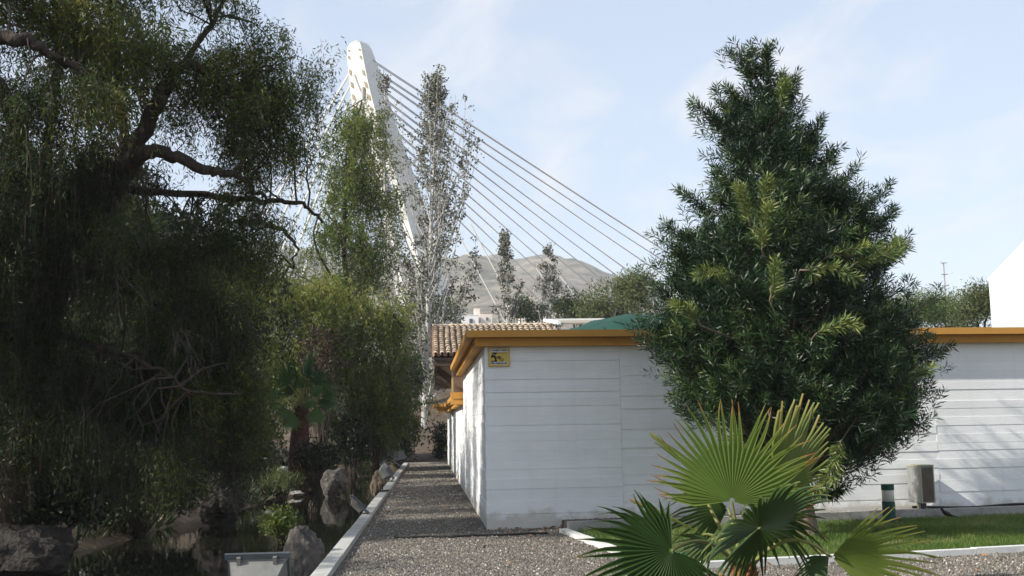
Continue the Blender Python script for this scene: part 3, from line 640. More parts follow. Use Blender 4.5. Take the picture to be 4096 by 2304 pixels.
# ------------------------------------------------------------------ floodlights
def floodlight(label, loc, u, n, scale, post=0.0):
    o = thing('floodlight', label, 'floodlight', loc, 'floodlights along the pond kerb')
    u = nrm(A(*u)); n = nrm(A(*n)); n = nrm(n - u * np.dot(n, u)); x = np.cross(n, u)
    o.rotation_euler = Matrix(np.column_stack([x, n, u]).tolist()).to_euler(); o.scale = (scale,) * 3
    # local: face looks to +y and up; x is the width, origin at the foot
    m = M(True); m.box(-.29, .29, .055, .10, .10, .56); m.box(-.305, .305, .02, .055, .545, .60); build('face_frame', m, MT['steel_dark'], o)
    m = M(True); m.add([[-.27, .05, .12], [.27, .05, .12], [.27, .05, .54], [-.27, .05, .54], [-.20, -.13, .16], [.20, -.13, .16], [.20, -.13, .42], [-.20, -.13, .42]],
                       [[3, 2, 1, 0], [4, 5, 6, 7], [0, 1, 5, 4], [1, 2, 6, 5], [2, 3, 7, 6], [3, 0, 4, 7]]); build('housing', m, MT['galv'] if scale in (.82, .98) else MT['steel'], o)
    m = M(True); m.box(-.28, .28, .03, .056, .525, .546); build('rim', m, MT['galv'], o)
    for x in (-.17, .17):
        m = M(True); m.box(x - .018, x + .018, -.012, .075, .505, .575); build('clip', m, MT['steel'], o)
    m = M(True)
    for x in (-.325, .305): m.box(x, x + .02, -.02, .05, -.0, .36)
    m.box(-.325, .325, -.02, .05, -.02, -.001); build('bracket', m, MT['steel_dark'], o)
    foot_end = A(0, .015, -.02 - post) if scale != .82 else A(.05, .28, -.50)
    m = M(True); m.tube([A(0, .015, -.02), foot_end], .03, 8); build('foot', m, MT['steel_dark'] if scale != .82 else MT['galv'], o)
    m = M(True); m.tube([A(.1, -.1, .2), A(.2, -.2, .05), A(.32, -.12, -.02 - post)], .009, 5); build('cable', m, MT['black'], o)
    return o
nl = P(261, 582, 9.2)
floodlight('large grey floodlight seen from behind at the bottom of the picture', A(nl[0], 9.2, P(262, 549, 9.2)[2] - 0.52), (-.03, -.32, 1), (.06, 1, .3), .86, post=0.5)
floodlight('dark thin floodlight seen edge-on leaning over the pond, nearest but one', A(-1.20, 19.7, 0.09), (-.74, -.05, .68), (.68, .10, .74), .72)
floodlight('grey floodlight turned to the wall above the tan upright rock', A(-1.22, 31.0, 0.10), (-.50, .05, .86), (.80, .28, .45), .98, post=0.05)
floodlight('light grey floodlight on a thin slanting foot second from the far end', A(-1.62, 40.5, 0.42), (-.42, .05, .9), (.85, .3, .35), .82)
floodlight('dim floodlight at the far end of the kerb with its square face to the viewer', A(-1.42, 46.2, 0.12), (-.22, .1, 1), (.25, -.9, .3), .80, post=0.05)
m = M(); m.tube([A(-1.33, 26.1, .10), A(-1.2, 26.2, .09), A(-1.08, 26.25, .10)], .022, 6); m.tube([A(-1.28, 26.0, .06), A(-1.28, 26.02, .26), A(-1.22, 26.02, .26), A(-1.22, 26.0, .08)], .012, 5)
build('bare_bracket', m, MT['black'], label='empty black lamp bracket lying across a gap in the kerb', cat='bracket')

# pipe over the gravel
def ground_line(name, label, pts, rad, mt, cat):
    m = M(); m.tube(pts, rad, 7); return build(name, m, mt, label=label, cat=cat)
pp = [G(x, y, 0.022) for x, y in ((394, 537), (410, 537.2), (430, 536.2), (452, 536.6), (475, 535.2), (505, 534.6), (530, 533.4), (548, 533.0))]
ground_line('irrigation_pipe', 'thin black irrigation pipe lying across the gravel path', pp, .017, MT['black'], 'pipe')
pc = [fpt(x, .10 + .02 * math.sin(x * 5), .155 + .015 * math.sin(x * 3)) for x in np.linspace(6.9, 10.2, 16)]
ground_line('black_hose', 'black hose along the foot of the wall right of the cabinet', pc, .022, MT['black'], 'hose')
m = M(); lp = [G(485 + 90, 552, .03)]
for (x, y) in ((486, 546), (575, 557), (640, 541), (430, 470), (452, 470.5), (456, 470)): m.leaves(np.array([G(x, y, .02)]), nrm(rng.normal(size=(1, 3)) * A(1, 1, .1)), .13, .05)
rl = np.random.default_rng(44); NLf = 90
q_ = np.column_stack([rl.uniform(.9, 4.5, NLf), 0 * rl.random(NLf), np.full(NLf, .022)]); q_[:, 1] = 16.9 + .058 * (q_[:, 0] - .8) - rl.random(NLf) ** 2 * .7
q2_ = np.column_stack([rl.uniform(-1.05, .6, 60), 47 - 30 * rl.random(60), np.full(60, .022)]); q3_ = np.column_stack([rl.uniform(-1, 7, 50), rl.uniform(10.8, 16, 50), np.full(50, .024)])
q_ = np.vstack([q_, q2_, q3_]); m.leaves(q_, nrm(rl.normal(size=q_.shape) * A(1, 1, .15)), rl.uniform(.05, .10, len(q_)), .03, r=rl)
build('fallen_leaves', m, MT['dead_leaf'], kind='stuff')

# ------------------------------------------------------------------ sign on the wall
ul, lr = P(487.5, 347.6, 16.9), P(509, 367.0, 16.9)
# position on the front plane
def on_front(px, py, o=0.0):
    d = ray(px, py); q = C0 + FN * o; t = np.dot(q - EYE, FN) / np.dot(d, FN); return EYE + d * t
s0 = on_front(488.2, 366.6); s1 = on_front(509.3, 348.0)
sa0 = np.dot(s0 - C0, FU); sw = np.dot(s1 - s0, FU); sz0 = s0[2]; sh = s1[2] - s0[2]
sg = thing('alarm_sign', 'square yellow alarm notice with black lettering under the cornice', 'sign', fpt(sa0, 0.02, sz0))
def sp(u, v, o): return fpt(sa0 + u * sw, o, sz0 + v * sh)
def srect(m, u0, v0, u1, v1, o, th=.002): m.obox(sp(u0, v0, o), FU * (u1 - u0) * sw, UP * (v1 - v0) * sh, FN * th); return m
def spoly(m, pts, o, th=.002):
    q = [sp(u, v, o) for u, v in pts]
    m.prism(q, FN * th); return m
build('plate', srect(M(), 0, 0, 1, 1, .012, .022), MT['sign_yellow'], sg)
build('print', srect(M(), .09, .09, .91, .95, .0345), MT['sign_white'], sg)
build('print', srect(M(), .10, .245, .90, .765, .037), MT['sign_field'], sg)
mb = M(); spoly(mb, [(.17, .76), (.42, .76), (.42, .70), (.36, .66), (.33, .60), (.20, .70)][::-1], .0395)
spoly(mb, [(.11, .25), (.42, .25), (.37, .40), (.35, .55), (.19, .67), (.13, .58), (.11, .46)], .0395)
build('print', mb, MT['sign_black'], sg)
mg = M(); th = np.linspace(math.pi, 0, 10)
spoly(mg, [(.115, .31)] + [(.205 + .095 * math.cos(a) * .95, .36 + .12 * math.sin(a)) for a in th] + [(.30, .31)], .042); build('print', mg, MT['sign_gold'], sg)
mr_ = M(); spoly(mr_, [(.37, .44), (.52, .38), (.60, .46), (.58, .55), (.48, .56), (.38, .53)], .0395)
ra = np.linspace(0, 2 * math.pi, 17)[:-1]
for i in range(16):
    a0, a1 = ra[i], ra[(i + 1) % 16]
    spoly(mr_, [(.63 + .045 * math.cos(a0), .36 + .045 * math.sin(a0)), (.63 + .085 * math.cos(a0), .36 + .085 * math.sin(a0)), (.63 + .085 * math.cos(a1), .36 + .085 * math.sin(a1)), (.63 + .045 * math.cos(a1), .36 + .045 * math.sin(a1))], .0395)
for u0, u1 in ((.46, .57), (.60, .72), (.75, .87)): srect(mr_, u0, .70, u1, .735, .0395)
build('print', mr_, MT['sign_brown'], sg)
def text(body, u, v, wid, hgt, o, mt):
    cu = bpy.data.curves.new('t', 'FONT'); cu.body = body; cu.align_x = 'CENTER'; cu.size = 1.0; cu.offset = 0.045; cu.extrude = 0.0; cu.resolution_u = 3
    ob = bpy.data.objects.new('t', cu); COL.objects.link(ob)
    dg = bpy.context.evaluated_depsgraph_get(); me = bpy.data.meshes.new_from_object(ob.evaluated_get(dg)); bpy.data.objects.remove(ob)
    co = np.zeros(len(me.vertices) * 3); me.vertices.foreach_get('co', co); co = co.reshape(-1, 3)
    lo, hi = co.min(0), co.max(0); q = (co - lo) / np.maximum(hi - lo, 1e-6)
    V = np.array([sp(u - wid / 2 + a * wid, v + b_ * hgt, o) for a, b_, _ in q]) - WL[sg.name]
    me.vertices.foreach_set('co', V.ravel()); me.update(); me.materials.append(mt)
    oo = bpy.data.objects.new('lettering', me); COL.objects.link(oo); oo.parent = sg
text('CONECTADA', .5, .815, .79, .105, .0385, MT['sign_black'])
text('PROSEGUR', .5, .115, .79, .105, .0385, MT['sign_black'])

# ------------------------------------------------------------------ bollard, cabinet, bird, uplight
bp_ = G(889.5, 521.5, 0.05); 
bo = thing('bollard_light', 'dark green garden bollard lamp with a pale lens beside the grey cabinet', 'bollard', A(bp_[0], bp_[1], 0.03))
z0 = .03; R_ = 6.4 * bp_[1] / FPX; hB = 38.5 * bp_[1] / FPX
c = A(bp_[0], bp_[1], z0)
build('body', M().lathe(c, [(0, 0), (R_ * 1.02, 0), (R_, .02), (R_, hB * .55), (R_ * .93, hB * .552), (0, hB * .553)], 24), MT['green_paint'], bo, smooth=False)
build('lens', M().lathe(c, [(R_ * .9, hB * .554), (R_ * .94, hB * .56), (R_ * .94, hB * .845), (R_ * .9, hB * .85)], 24), MT['lens'], bo, smooth=True)
build('cap', M().lathe(c, [(0, hB * .851), (R_ * 1.0, hB * .852), (R_, hB * .985), (R_ * .95, hB), (0, hB)], 24), MT['green_paint'], bo, smooth=False)

cz = on_front(912.5, 500.5); ca = np.dot(cz - C0, FU)
cb = thing('meter_cabinet', 'weathered grey metal cabinet with a brown door standing on short legs by the wall', 'cabinet', fpt(ca, .32, .12))
zb = cz[2] - .01; ht = 36.3 * 17.1 / FPX
th_ = math.radians(7); cu_ = nrm(FU * math.cos(th_) + FN * -math.sin(th_) * -1 * -1); 
cu_ = nrm(FU * math.cos(th_) - FN * math.sin(th_)); cd_ = nrm(FU * math.sin(th_) + FN * math.cos(th_))   # width axis, outward (door) axis
# door looks to the right of the viewer: flip so the left flank shows
cu_ = nrm(FU * math.cos(th_) - FN * math.sin(th_)); 
wC, dC = .245, .34
cc = fpt(ca, .30, zb)
o = cc - cu_ * wC / 2 - cd_ * dC / 2
build('case', M().obox(o, cu_ * wC, cd_ * dC, UP * ht), MT['galv'], cb)
build('door', M().obox(o + cd_ * (dC + .002) + cu_ * .022 + UP * .02, cu_ * (wC - .044), cd_ * .012, UP * (ht - .04)), MT['brown_door'], cb)
m = M()
for a, l in ((0, .02), (wC - .02, .02)): m.obox(o + cd_ * (dC + .002) + cu_ * a, cu_ * l, cd_ * .016, UP * ht)
m.obox(o + cd_ * (dC + .002) + cu_ * .021, cu_ * (wC - .042), cd_ * .016, UP * .018); build('door_frame', m, MT['cream_edge'], cb)
build('lid', M().obox(o - cu_ * .006 - cd_ * .002 + UP * (ht + .002), cu_ * (wC + .012), cd_ * (dC + .02), UP * .022), MT['cream_edge'], cb)
m = M(); m.obox(o + cd_ * .17 + cu_ * .03 - UP * (zb - .12), cu_ * .035, cd_ * .05, UP * (zb - .122)); build('leg', m, MT['cream_edge'], cb)
m = M(); m.obox(o + cd_ * .12 + cu_ * .09 - UP * (zb - .12), cu_ * .08, cd_ * .09, UP * (zb - .122)); build('leg', m, MT['steel_dark'], cb)
for q in (.19, .225):
    m = M(); m.tube([o + cd_ * .14 + cu_ * q - UP * (zb - .12), o + cd_ * .12 + cu_ * q - UP * .002], .011, 6); build('conduit', m, MT['galv'], cb)

bd0 = G(957.5, 520.5, 0.05); bs = bd0[1] / FPX
bird = thing('blackbird', 'small black bird with an orange bill standing at the lawn edge before the kerb', 'bird', A(bd0[0], 16.6, 0.03))
bx, by, bz = bd0[0] + .0, 16.58, .03
sp_ = [A(bx - .035, by, bz + .150), A(bx - .02, by, bz + .157), A(bx + .0, by, bz + .147), A(bx + .016, by, bz + .118), A(bx + .05, by, bz + .092), A(bx + .10, by, bz + .070), A(bx + .135, by, bz + .056), A(bx + .17, by, bz + .043), A(bx + .235, by, bz + .03)]
build('body', M().tube(sp_, [.006, .021, .021, .027, .040, .035, .020, .013, .008], 12), MT['feather'], bird, smooth=True)
build('bill', M().tube([A(bx - .034, by, bz + .150), A(bx - .058, by, bz + .148)], [.006, .001], 6), MT['bill'], bird)
for dy_ in (-.014, .014): build('leg', M().tube([A(bx + .05, by + dy_, bz + .06), A(bx + .044, by + dy_, bz + .025), A(bx + .046, by + dy_, bz)], .0035, 5), MT['bill'], bird)
ug = G(679, 567, 0.03)
up_t = thing('garden_uplight', 'small green plastic uplight on the lawn behind the palm leaf', 'lamp', A(ug[0], ug[1], .03))
build('body', M().lathe(A(ug[0], ug[1], .03), [(0, 0), (.05, 0), (.062, .02), (.075, .15), (.07, .152), (.03, .14), (0, .14)], 18), MT['green_pot'], up_t)
build('base_plate', M().box(ug[0] - .1, ug[0] + .12, ug[1] - .1, ug[1] + .1, .0, .03), MT['concrete_grey'], up_t)

# ------------------------------------------------------------------ bridge
br = thing('cable_stayed_bridge', 'tall white inclined bridge pylon with fanned stay cables behind the trees', 'bridge', A(-5, 155, 0))
def ptl(L, Y): return [P(x, y, Y) for x, y in L]
def skin(m, rails):
    rails = [np.array(r_) for r_ in rails]; n_ = len(rails); k_ = len(rails[0])
    V = np.concatenate(rails)
    F = [[i * k_ + j, i * k_ + j + 1, ((i + 1) % n_) * k_ + j + 1, ((i + 1) % n_) * k_ + j] for i in range(n_) for j in range(k_ - 1)]
    m.add(V, F); m.add(np.array([r_[0] for r_ in rails]), [list(range(n_))]); m.add(np.array([r_[-1] for r_ in rails]), [list(range(n_))[::-1]])
    return m
Ax = [(354, 41), (350, 43.5), (347.6, 48), (347, 57), (349.4, 82), (352.5, 108), (357, 122)]
Bx = [(358.5, 40.6), (359.5, 41.5), (361, 46), (363, 57), (368, 82), (374.5, 108), (379, 124)]
Cx = [(364.5, 42), (368, 44), (371.5, 49), (374.8, 57.5), (383, 82), (391.5, 108), (396.5, 124)]
def avg(a, c): return [((p_[0] + q_[0]) / 2, (p_[1] + q_[1]) / 2) for p_, q_ in zip(a, c)]
mD = avg(Ax, Cx)
build('pylon_head', skin(M(), [ptl(Ax, 153.5), ptl(Bx, 150), ptl(Cx, 156), ptl(mD, 160)]), MT['bridge'], br)
A2 = [(372, 122.5), (394, 192), (411, 254), (426, 305), (443, 365)]; B2 = [(379, 124.5), (401, 194), (417.5, 254), (432, 305), (449, 365)]; C2 = [(396.5, 124.5), (420, 192), (437, 250), (452, 303), (469, 362)]
build('pylon_leg', skin(M(), [ptl(A2, 151.5), ptl(B2, 150), ptl(C2, 156), ptl(avg(A2, C2), 158)]), MT['bridge'], br)
A3 = [(357, 122.5), (377, 196), (392, 270), (402, 330)]; B3 = [(371, 123), (387, 196), (400, 270), (409, 330)]; C3 = [(374, 123), (391, 196), (403, 270), (412, 330)]
build('pylon_leg', skin(M(), [ptl(A3, 158), ptl(B3, 155), ptl(C3, 159), ptl(avg(A3, C3), 162)]), MT['bridge'], br)
# ribs of the lit face, and plates with hole shade put into their brown
def on_head(u, v):                                           # u across the lit face, v down it
    i = v * (len(Ax) - 1); k = min(int(i), len(Ax) - 2); f = i - k
    a = P(*(np.array(Ax[k]) * (1 - f) + np.array(Ax[k + 1]) * f), 153.5); b_ = P(*(np.array(Bx[k]) * (1 - f) + np.array(Bx[k + 1]) * f), 150)
    return a + (b_ - a) * u
hn = nrm(A(-.8, -.6, 0))
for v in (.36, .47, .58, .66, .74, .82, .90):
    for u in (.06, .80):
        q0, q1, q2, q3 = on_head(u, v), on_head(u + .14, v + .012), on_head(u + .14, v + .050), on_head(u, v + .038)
        m = M(); m.prism([q + hn * .03 for q in (q0, q1, q2, q3)], hn * .02); build('hole_plate', m, MT['hole_shade'], br)
for u0, u1, v0, v1 in ((.35, .75, .62, .98), (.75, .3, .70, .98)):
    m = M(); m.tube([on_head(u0, v0) + hn * .25, on_head(u1, v1) + hn * .25], .22, 6); build('brace', m, MT['bridge'], br)
att = [(373.7, 60.7), (378, 71.5), (380.5, 79), (385, 91), (387, 100), (391, 110), (395, 120), (399.6, 134), (403, 145), (408, 158), (414, 174)]
sl_ = [.648, .660, .690, .735, .76, .80, .84, .87, .91, .95, 1.0]
for i, ((x, y), s) in enumerate(zip(att, sl_)):
    ye = 372; xe = x + (ye - y) / s
    for j, (dx_, Yo) in enumerate(((0, 0), (2.2 if i else 0.7, 4))):
        p0 = P(x - 1.5, y - 1 + j * 1.6, 154.5 + Yo * .4); p1 = P(xe + dx_, ye, 150 + Yo)
        m = M(); m.tube([p0, (p0 + p1) / 2 - UP * 0.25, p1], .070, 6); build('stay_cable', m, MT['cable'], br, smooth=True)
for (x0, y0, x1, y1) in ((471, 225, 520, 318), (453, 225, 523, 355), (560, 276, 612, 345), (536, 268, 596, 345)):
    m = M(); m.tube([P(x0, y0, 148), P(x1, y1, 148)], .10, 6); build('stay_cable', m, MT['bridge'], br, smooth=True)  # sunlit stays: the light is put into their white colour
for (x1, y1) in ((252, 275), (268, 282), (282, 288), (295, 300), (235, 268)):
    m = M(); m.tube([P(352 + (x1 - 252) * .1, 72 + (x1 - 235) * .6, 156), P(x1, y1, 150)], .17, 6); build('back_stay', m, MT['bridge'], br, smooth=True)
m = M(); d0, d1 = P(380, 372, 152), P(860, 372, 152); m.obox(A(d0[0] - 40, 146, 8.0), A(120, 0, 0), A(0, 12, 0), A(0, 0, 1.2)); build('deck', m, MT['bridge'], br)
for x in (-30, 10, 50):
    m = M(); m.box(x - 1, x + 1, 150, 153, -0.5, 7.998); build('pier', m, MT['bridge'], br)
for (y0) in (150, 200, 245):
    q0, q1 = [P(np.interp(y0, [a[1] for a in L], [a[0] for a in L]), y0, Y_) for L, Y_ in ((B2, 149.9), (C2, 155.9))]
    m = M(); m.tube([q0, q1], .05, 5); build('plate_joint', m, MT['seam'], br)

# mast
mp_ = P(946, 300, 150)
ms = thing('radio_mast', 'thin far radio mast above the round pines', 'mast', A(mp_[0], 150, 0))
zt_ = P(945.5, 263, 150)[2]; build('pole', M().tube([A(mp_[0], 150, -.5), A(mp_[0], 150, zt_)], .09, 5), MT['cable'], ms)
for f in (1.0, .93, .86):
    build('crossbar', M().tube([A(mp_[0] - .5, 149.9, zt_ * f), A(mp_[0] + .5, 149.9, zt_ * f)], .07, 5), MT['cable'], ms)

# ------------------------------------------------------------------ village on the foothill
def vhouse(label, px0, px1, py0, Y, dep, mt, wins, roof=None):
    a, b_ = P(px0, py0, Y), P(px1, py0, Y); zt2 = a[2]; zb2 = hill_z(a[0], Y) - 6
    o = thing('village_house', label, 'house', A((a[0] + b_[0]) / 2, Y, zb2), 'village houses below the hill')
    build('wall', M().box(a[0], b_[0], Y, Y + dep, zb2, zt2), mt, o)
    s = Y / FPX
    build('roof', M().box(a[0] - .3 * s, b_[0] + .3 * s, Y - .3 * s, Y + dep, zt2 + .01, zt2 + .8 * s), roof or mt, o)
    for (wx, wy, ww_, wh) in wins:
        q = P(wx, wy, Y); f = build('window', M().box(q[0] - ww_ * s / 2, q[0] + ww_ * s / 2, Y - .35, Y + .1, q[2] - wh * s / 2, q[2] + wh * s / 2), MT['window'], o)
    return o
vhouse('white flat village house with one dark window above the tiled ridge', 462, 478.5, 315.5, 380, 9, MT['village_white'], [(471, 321, 3.2, 4.5)])
vhouse('narrow pale tower house right of the white village house', 474.5, 480, 308, 386, 8, MT['village'], [], MT['village_roof'])
vhouse('pinkish village house half hidden by the small poplar', 480.5, 492, 313.5, 384, 9, MT['village'], [(487, 319, 2, 3)], MT['village_roof'])
vhouse('low pale village house behind the poplar trunk', 446, 459, 318, 370, 9, MT['village'], [(452, 321.5, 2, 2.4)], MT['village_roof'])
vhouse('long cream village house between the two small poplars', 535, 556, 309, 400, 9, MT['village'], [(540, 313, 2, 2.4), (548, 313, 2, 2.4)], MT['village_roof'])
vhouse('small ochre village house left of the second small poplar', 520, 531, 317, 390, 9, MT['village'], [(526, 320, 2, 2)], MT['village_roof'])

# ------------------------------------------------------------------ vegetation
def curve(p0, p1, sag, n, r, jit=0.0):
    t = np.linspace(0, 1, n)[:, None]; p_ = p0 + (p1 - p0) * t + sag * (4 * t * (1 - t))
    if jit: p_[1:-1] += r.normal(0, jit, (n - 2, 3))
    return p_
def smooth_line(pts, n):
    pts = np.asarray(pts, float); t = np.linspace(0, len(pts) - 1, n); k = np.arange(len(pts))
    q = np.column_stack([np.interp(t, k, pts[:, i]) for i in range(3)])
    for _ in range(2): q[1:-1] = (q[:-2] + 2 * q[1:-1] + q[2:]) / 4
    return q
def lobe(px, py, rx, ry, Y, dz=0.8):
    c = P(px, py, Y); s = Y / FPX; return c, A(rx * s, min(rx, ry) * s * dz, ry * s)
def in_lobe(lb, n, r, shell=0.5):
    c, R = lb; d = nrm(r.normal(size=(n, 3))); q = r.random(n) ** shell
    return c + d * q[:, None] * R
def strands(m, tw, S, L, r, nl, ll, lw, tone, spread=0.06, lift=0.12):
    N = len(S); a = r.uniform(0, 6.28, N); hd = np.column_stack([np.cos(a), np.sin(a), 0 * a]) * r.uniform(.2, .95, N)[:, None]
    def pt(t): return S[:, None] + hd[:, None] * (L[:, None] * (2 * t - t * t) * .5)[..., None] + UP * (L[:, None] * (lift * np.sin(t * 3.14) - t ** 1.25))[..., None]
    t = np.sort(r.random((N, nl)), 1); p_ = pt(t).reshape(-1, 3)
    p_ = p_ + r.normal(0, spread, p_.shape)
    d = r.normal(size=p_.shape) * A(.75, .75, .45) + A(0, 0, -.75)
    tone = np.repeat(np.clip(tone, 0, 1), nl); tone = np.clip(tone + r.normal(0, .12, len(tone)), 0, 1)
    m.leaves(p_, d, r.uniform(ll * .7, ll * 1.3, len(p_)), r.uniform(lw * .7, lw * 1.3, len(p_)), tone, r=r)
    if tw is not None:
        ts = np.broadcast_to(np.linspace(0, .95, 4)[None], (N, 4)); q = pt(ts); w_ = r.normal(size=(N, 1, 3)) * A(1, 1, 0); w_ = nrm(w_) * .0025
        for k in range(3):
            V = np.stack([q[:, k] - w_[:, 0], q[:, k] + w_[:, 0], q[:, k + 1] + w_[:, 0] * .6, q[:, k + 1] - w_[:, 0] * .6], 1).reshape(-1, 3)
            tw.add(V, np.arange(N * 4).reshape(N, 4), np.repeat(r.random(N), 4))
def pepper(name, label, cat, base, limbs, lobes, dens, per, Lr, ll, lw, nl, mt, seed, tones=(.45, .2), group=None, bare=0, bark='bark', nrad=.35, shell=.5, twr=.018):
    r = np.random.default_rng(seed); o = thing(name, label, cat, base, group)
    tr = M(); samples = []
    for pts, r0, r1 in limbs:
        q = smooth_line(pts, max(8, len(pts) * 4)); q[1:-1] += r.normal(0, .03 * np.linspace(.3, 1, len(q))[1:-1, None], (len(q) - 2, 3))
        tr.tube(q, np.linspace(r0, r1, len(q)), 9); samples.append(q)
    samples = np.vstack(samples)
    br_ = M(); lv = M(); tw = M()
    for lb in lobes:
        R = lb[1]; tb = lb[2] if len(lb) > 2 else 0.0; mult = lb[3] if len(lb) > 3 else 1.0
        n_ = max(4, int(dens * mult * R[0] * R[2] * 3.14)); nodes = in_lobe(lb[:2], n_, r, shell)
        for nd_ in nodes:
            dd = np.linalg.norm(samples - nd_, axis=1); j = r.choice(np.argsort(dd)[:10]); s0_ = samples[j]
            l_ = np.linalg.norm(nd_ - s0_); c_ = curve(s0_, nd_, UP * l_ * r.uniform(.05, .2) + r.normal(0, .07, 3) * l_, 6, r, .03 * l_)
            br_.tube(c_, np.linspace(twr * min(1.6, .4 + l_ * .5), twr * .25, 6), 4, False)
        N = n_ * per; S = np.repeat(nodes, per, 0) + r.normal(0, 1, (N, 3)) * A(nrad, nrad, nrad * .6)
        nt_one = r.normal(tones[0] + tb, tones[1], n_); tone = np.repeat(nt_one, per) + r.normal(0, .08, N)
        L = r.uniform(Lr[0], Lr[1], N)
        nb = int(N * bare)
        strands(lv, tw, S[nb:], L[nb:], r, nl, ll, lw, tone[nb:])
        if nb: strands(M(), tw, S[:nb], L[:nb] * 1.15, r, 1, ll, lw, tone[:nb])
    build('trunk', tr, MT[bark], o, smooth=True); build('branches', br_, MT[bark], o, smooth=True, kind='stuff')
    build('crown', lv, MT[mt], o); build('twigs', tw, MT['twig'], o, kind='stuff')
    return o
def Q(px, py, Y): return P(px, py, Y)
bA = A(-6.6, 17.0, ground_z(-6.6, 17.0) - .2)
limbsA = [([bA, Q(32, 420, 16.8), Q(40, 330, 16.4), Q(62, 260, 16)], .34, .22),
          ([Q(62, 262, 16), Q(100, 215, 15.6), Q(125, 165, 15.4), Q(150, 120, 15.2), Q(163, 89, 15), Q(175, 72, 15), Q(191, 62, 15), Q(219, 77, 15), Q(228, 91, 15), Q(240, 98, 15)], .16, .025),
          ([Q(100, 215, 15.6), Q(128, 168, 15.3), Q(145, 151, 15), Q(159, 151, 15), Q(179, 159, 15), Q(207, 171, 15), Q(220, 173, 15), Q(238, 175, 15.2), Q(252, 188, 15.4), Q(266, 198, 15.5)], .13, .025),
          ([Q(128, 190, 15.5), Q(200, 195, 15.8), Q(250, 200, 16), Q(280, 201, 16), Q(298, 203, 16), Q(314, 211, 16.2), Q(322, 222, 16.2)], .055, .02),
          ([Q(240, 220, 16), Q(270, 226, 16), Q(284, 231, 16), Q(297, 247, 16.2), Q(294, 268, 16.2)], .05, .012),
          ([Q(62, 262, 16), Q(40, 180, 15), Q(10, 110, 14), Q(-20, 60, 13.6)], .19, .09),
          ([Q(-10, 38, 13.5), Q(15, 38, 13.5), Q(30, 39, 13.5), Q(46, 54, 13.6), Q(66, 62, 13.8), Q(85, 78, 14)], .10, .03),
          ([Q(125, 165, 15.4), Q(120, 90, 15), Q(110, 20, 14.8), Q(118, -50, 14.6), Q(130, -110, 14.6)], .075, .025),
          ([Q(40, 180, 15), Q(60, 80, 14.6), Q(55, 0, 14.4), Q(60, -90, 14.4)], .075, .025),
          ([Q(150, 120, 15.2), Q(200, 40, 15.2), Q(232, -10, 15.2)], .06, .02),
          ([Q(62, 262, 16), Q(130, 290, 16.4), Q(190, 320, 16.8), Q(235, 350, 17)], .12, .02),
          ([Q(40, 330, 16.4), Q(110, 350, 16), Q(165, 370, 15.6), Q(190, 395, 15.4)], .06, .012),
          ([Q(36, 360, 16.4), Q(0, 320, 15.5), Q(-50, 280, 15)], .10, .04)]
lobesA = [lobe(225, 55, 88, 50, 15.2) + (.20, 1.25), lobe(270, 92, 60, 45, 15.4) + (.22, 1.2), lobe(287, 125, 36, 60, 15.6) + (.15, 1.1), lobe(95, 35, 65, 55, 14.4) + (.32, 1.15), lobe(15, 105, 80, 85, 13.8) + (-.12, .8),  # tone offset per lobe paints sunlit upper and shaded lower foliage
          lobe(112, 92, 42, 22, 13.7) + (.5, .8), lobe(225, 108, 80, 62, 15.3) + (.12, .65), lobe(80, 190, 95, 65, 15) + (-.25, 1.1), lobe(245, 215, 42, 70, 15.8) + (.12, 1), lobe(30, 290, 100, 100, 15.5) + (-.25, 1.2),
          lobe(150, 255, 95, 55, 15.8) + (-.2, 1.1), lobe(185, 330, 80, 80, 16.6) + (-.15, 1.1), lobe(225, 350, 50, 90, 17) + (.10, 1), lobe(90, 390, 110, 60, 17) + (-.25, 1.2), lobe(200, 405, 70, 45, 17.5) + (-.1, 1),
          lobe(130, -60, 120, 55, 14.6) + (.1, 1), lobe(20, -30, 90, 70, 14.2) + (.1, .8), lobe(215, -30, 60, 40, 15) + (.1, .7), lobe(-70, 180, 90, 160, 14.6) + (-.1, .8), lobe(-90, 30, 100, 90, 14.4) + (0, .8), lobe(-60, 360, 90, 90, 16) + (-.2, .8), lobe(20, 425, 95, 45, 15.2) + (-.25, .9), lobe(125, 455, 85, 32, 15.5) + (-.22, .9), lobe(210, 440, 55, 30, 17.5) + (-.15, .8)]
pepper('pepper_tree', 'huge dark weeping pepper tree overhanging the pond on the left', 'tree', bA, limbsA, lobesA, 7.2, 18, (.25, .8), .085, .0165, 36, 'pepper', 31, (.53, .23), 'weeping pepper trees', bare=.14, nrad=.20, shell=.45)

# dry grey twig tangles of the big tree
def dry(label, pts, Yd, n, seed):
    r = np.random.default_rng(seed); mm = M()
    for (px, py, ax, ay, L) in pts:
        p0 = P(px, py, Yd)
        for i in range(n):
            d = nrm(RN @ A(ax, -ay, 0) + r.normal(0, .45, 3)); l = L * r.uniform(.4, 1.1); q = [p0 + r.normal(0, .05, 3)]
            for k in range(5): d = nrm(d + r.normal(0, .24, 3) - UP * .05); q.append(q[-1] + d * l / 5)
            mm.tube(q, np.linspace(.006, .002, 6), 3, False)
            for k in (2, 3, 4):
                e = nrm(d + r.normal(0, .6, 3)); mm.tube([q[k], q[k] + e * l * .15, q[k] + e * l * .28 - UP * .03], [.005, .004, .002], 3, False)
    return build('dry_twigs', mm, MT['dry'], bpy.data.objects['pepper_tree'], kind='stuff')
MT['dry'] = mat('dry grey wood', (0.055, 0.042, 0.034), (0.10, 0.082, 0.07), 6, 0.9)
dry('', [(95, 140, -.3, 1, .8), (60, 170, .6, .8, .9), (120, 260, .4, 1, .9), (180, 330, .6, .8, .8), (235, 150, .2, 1, .6), (260, 200, .3, 1, .6)], 15.0, 9, 5)
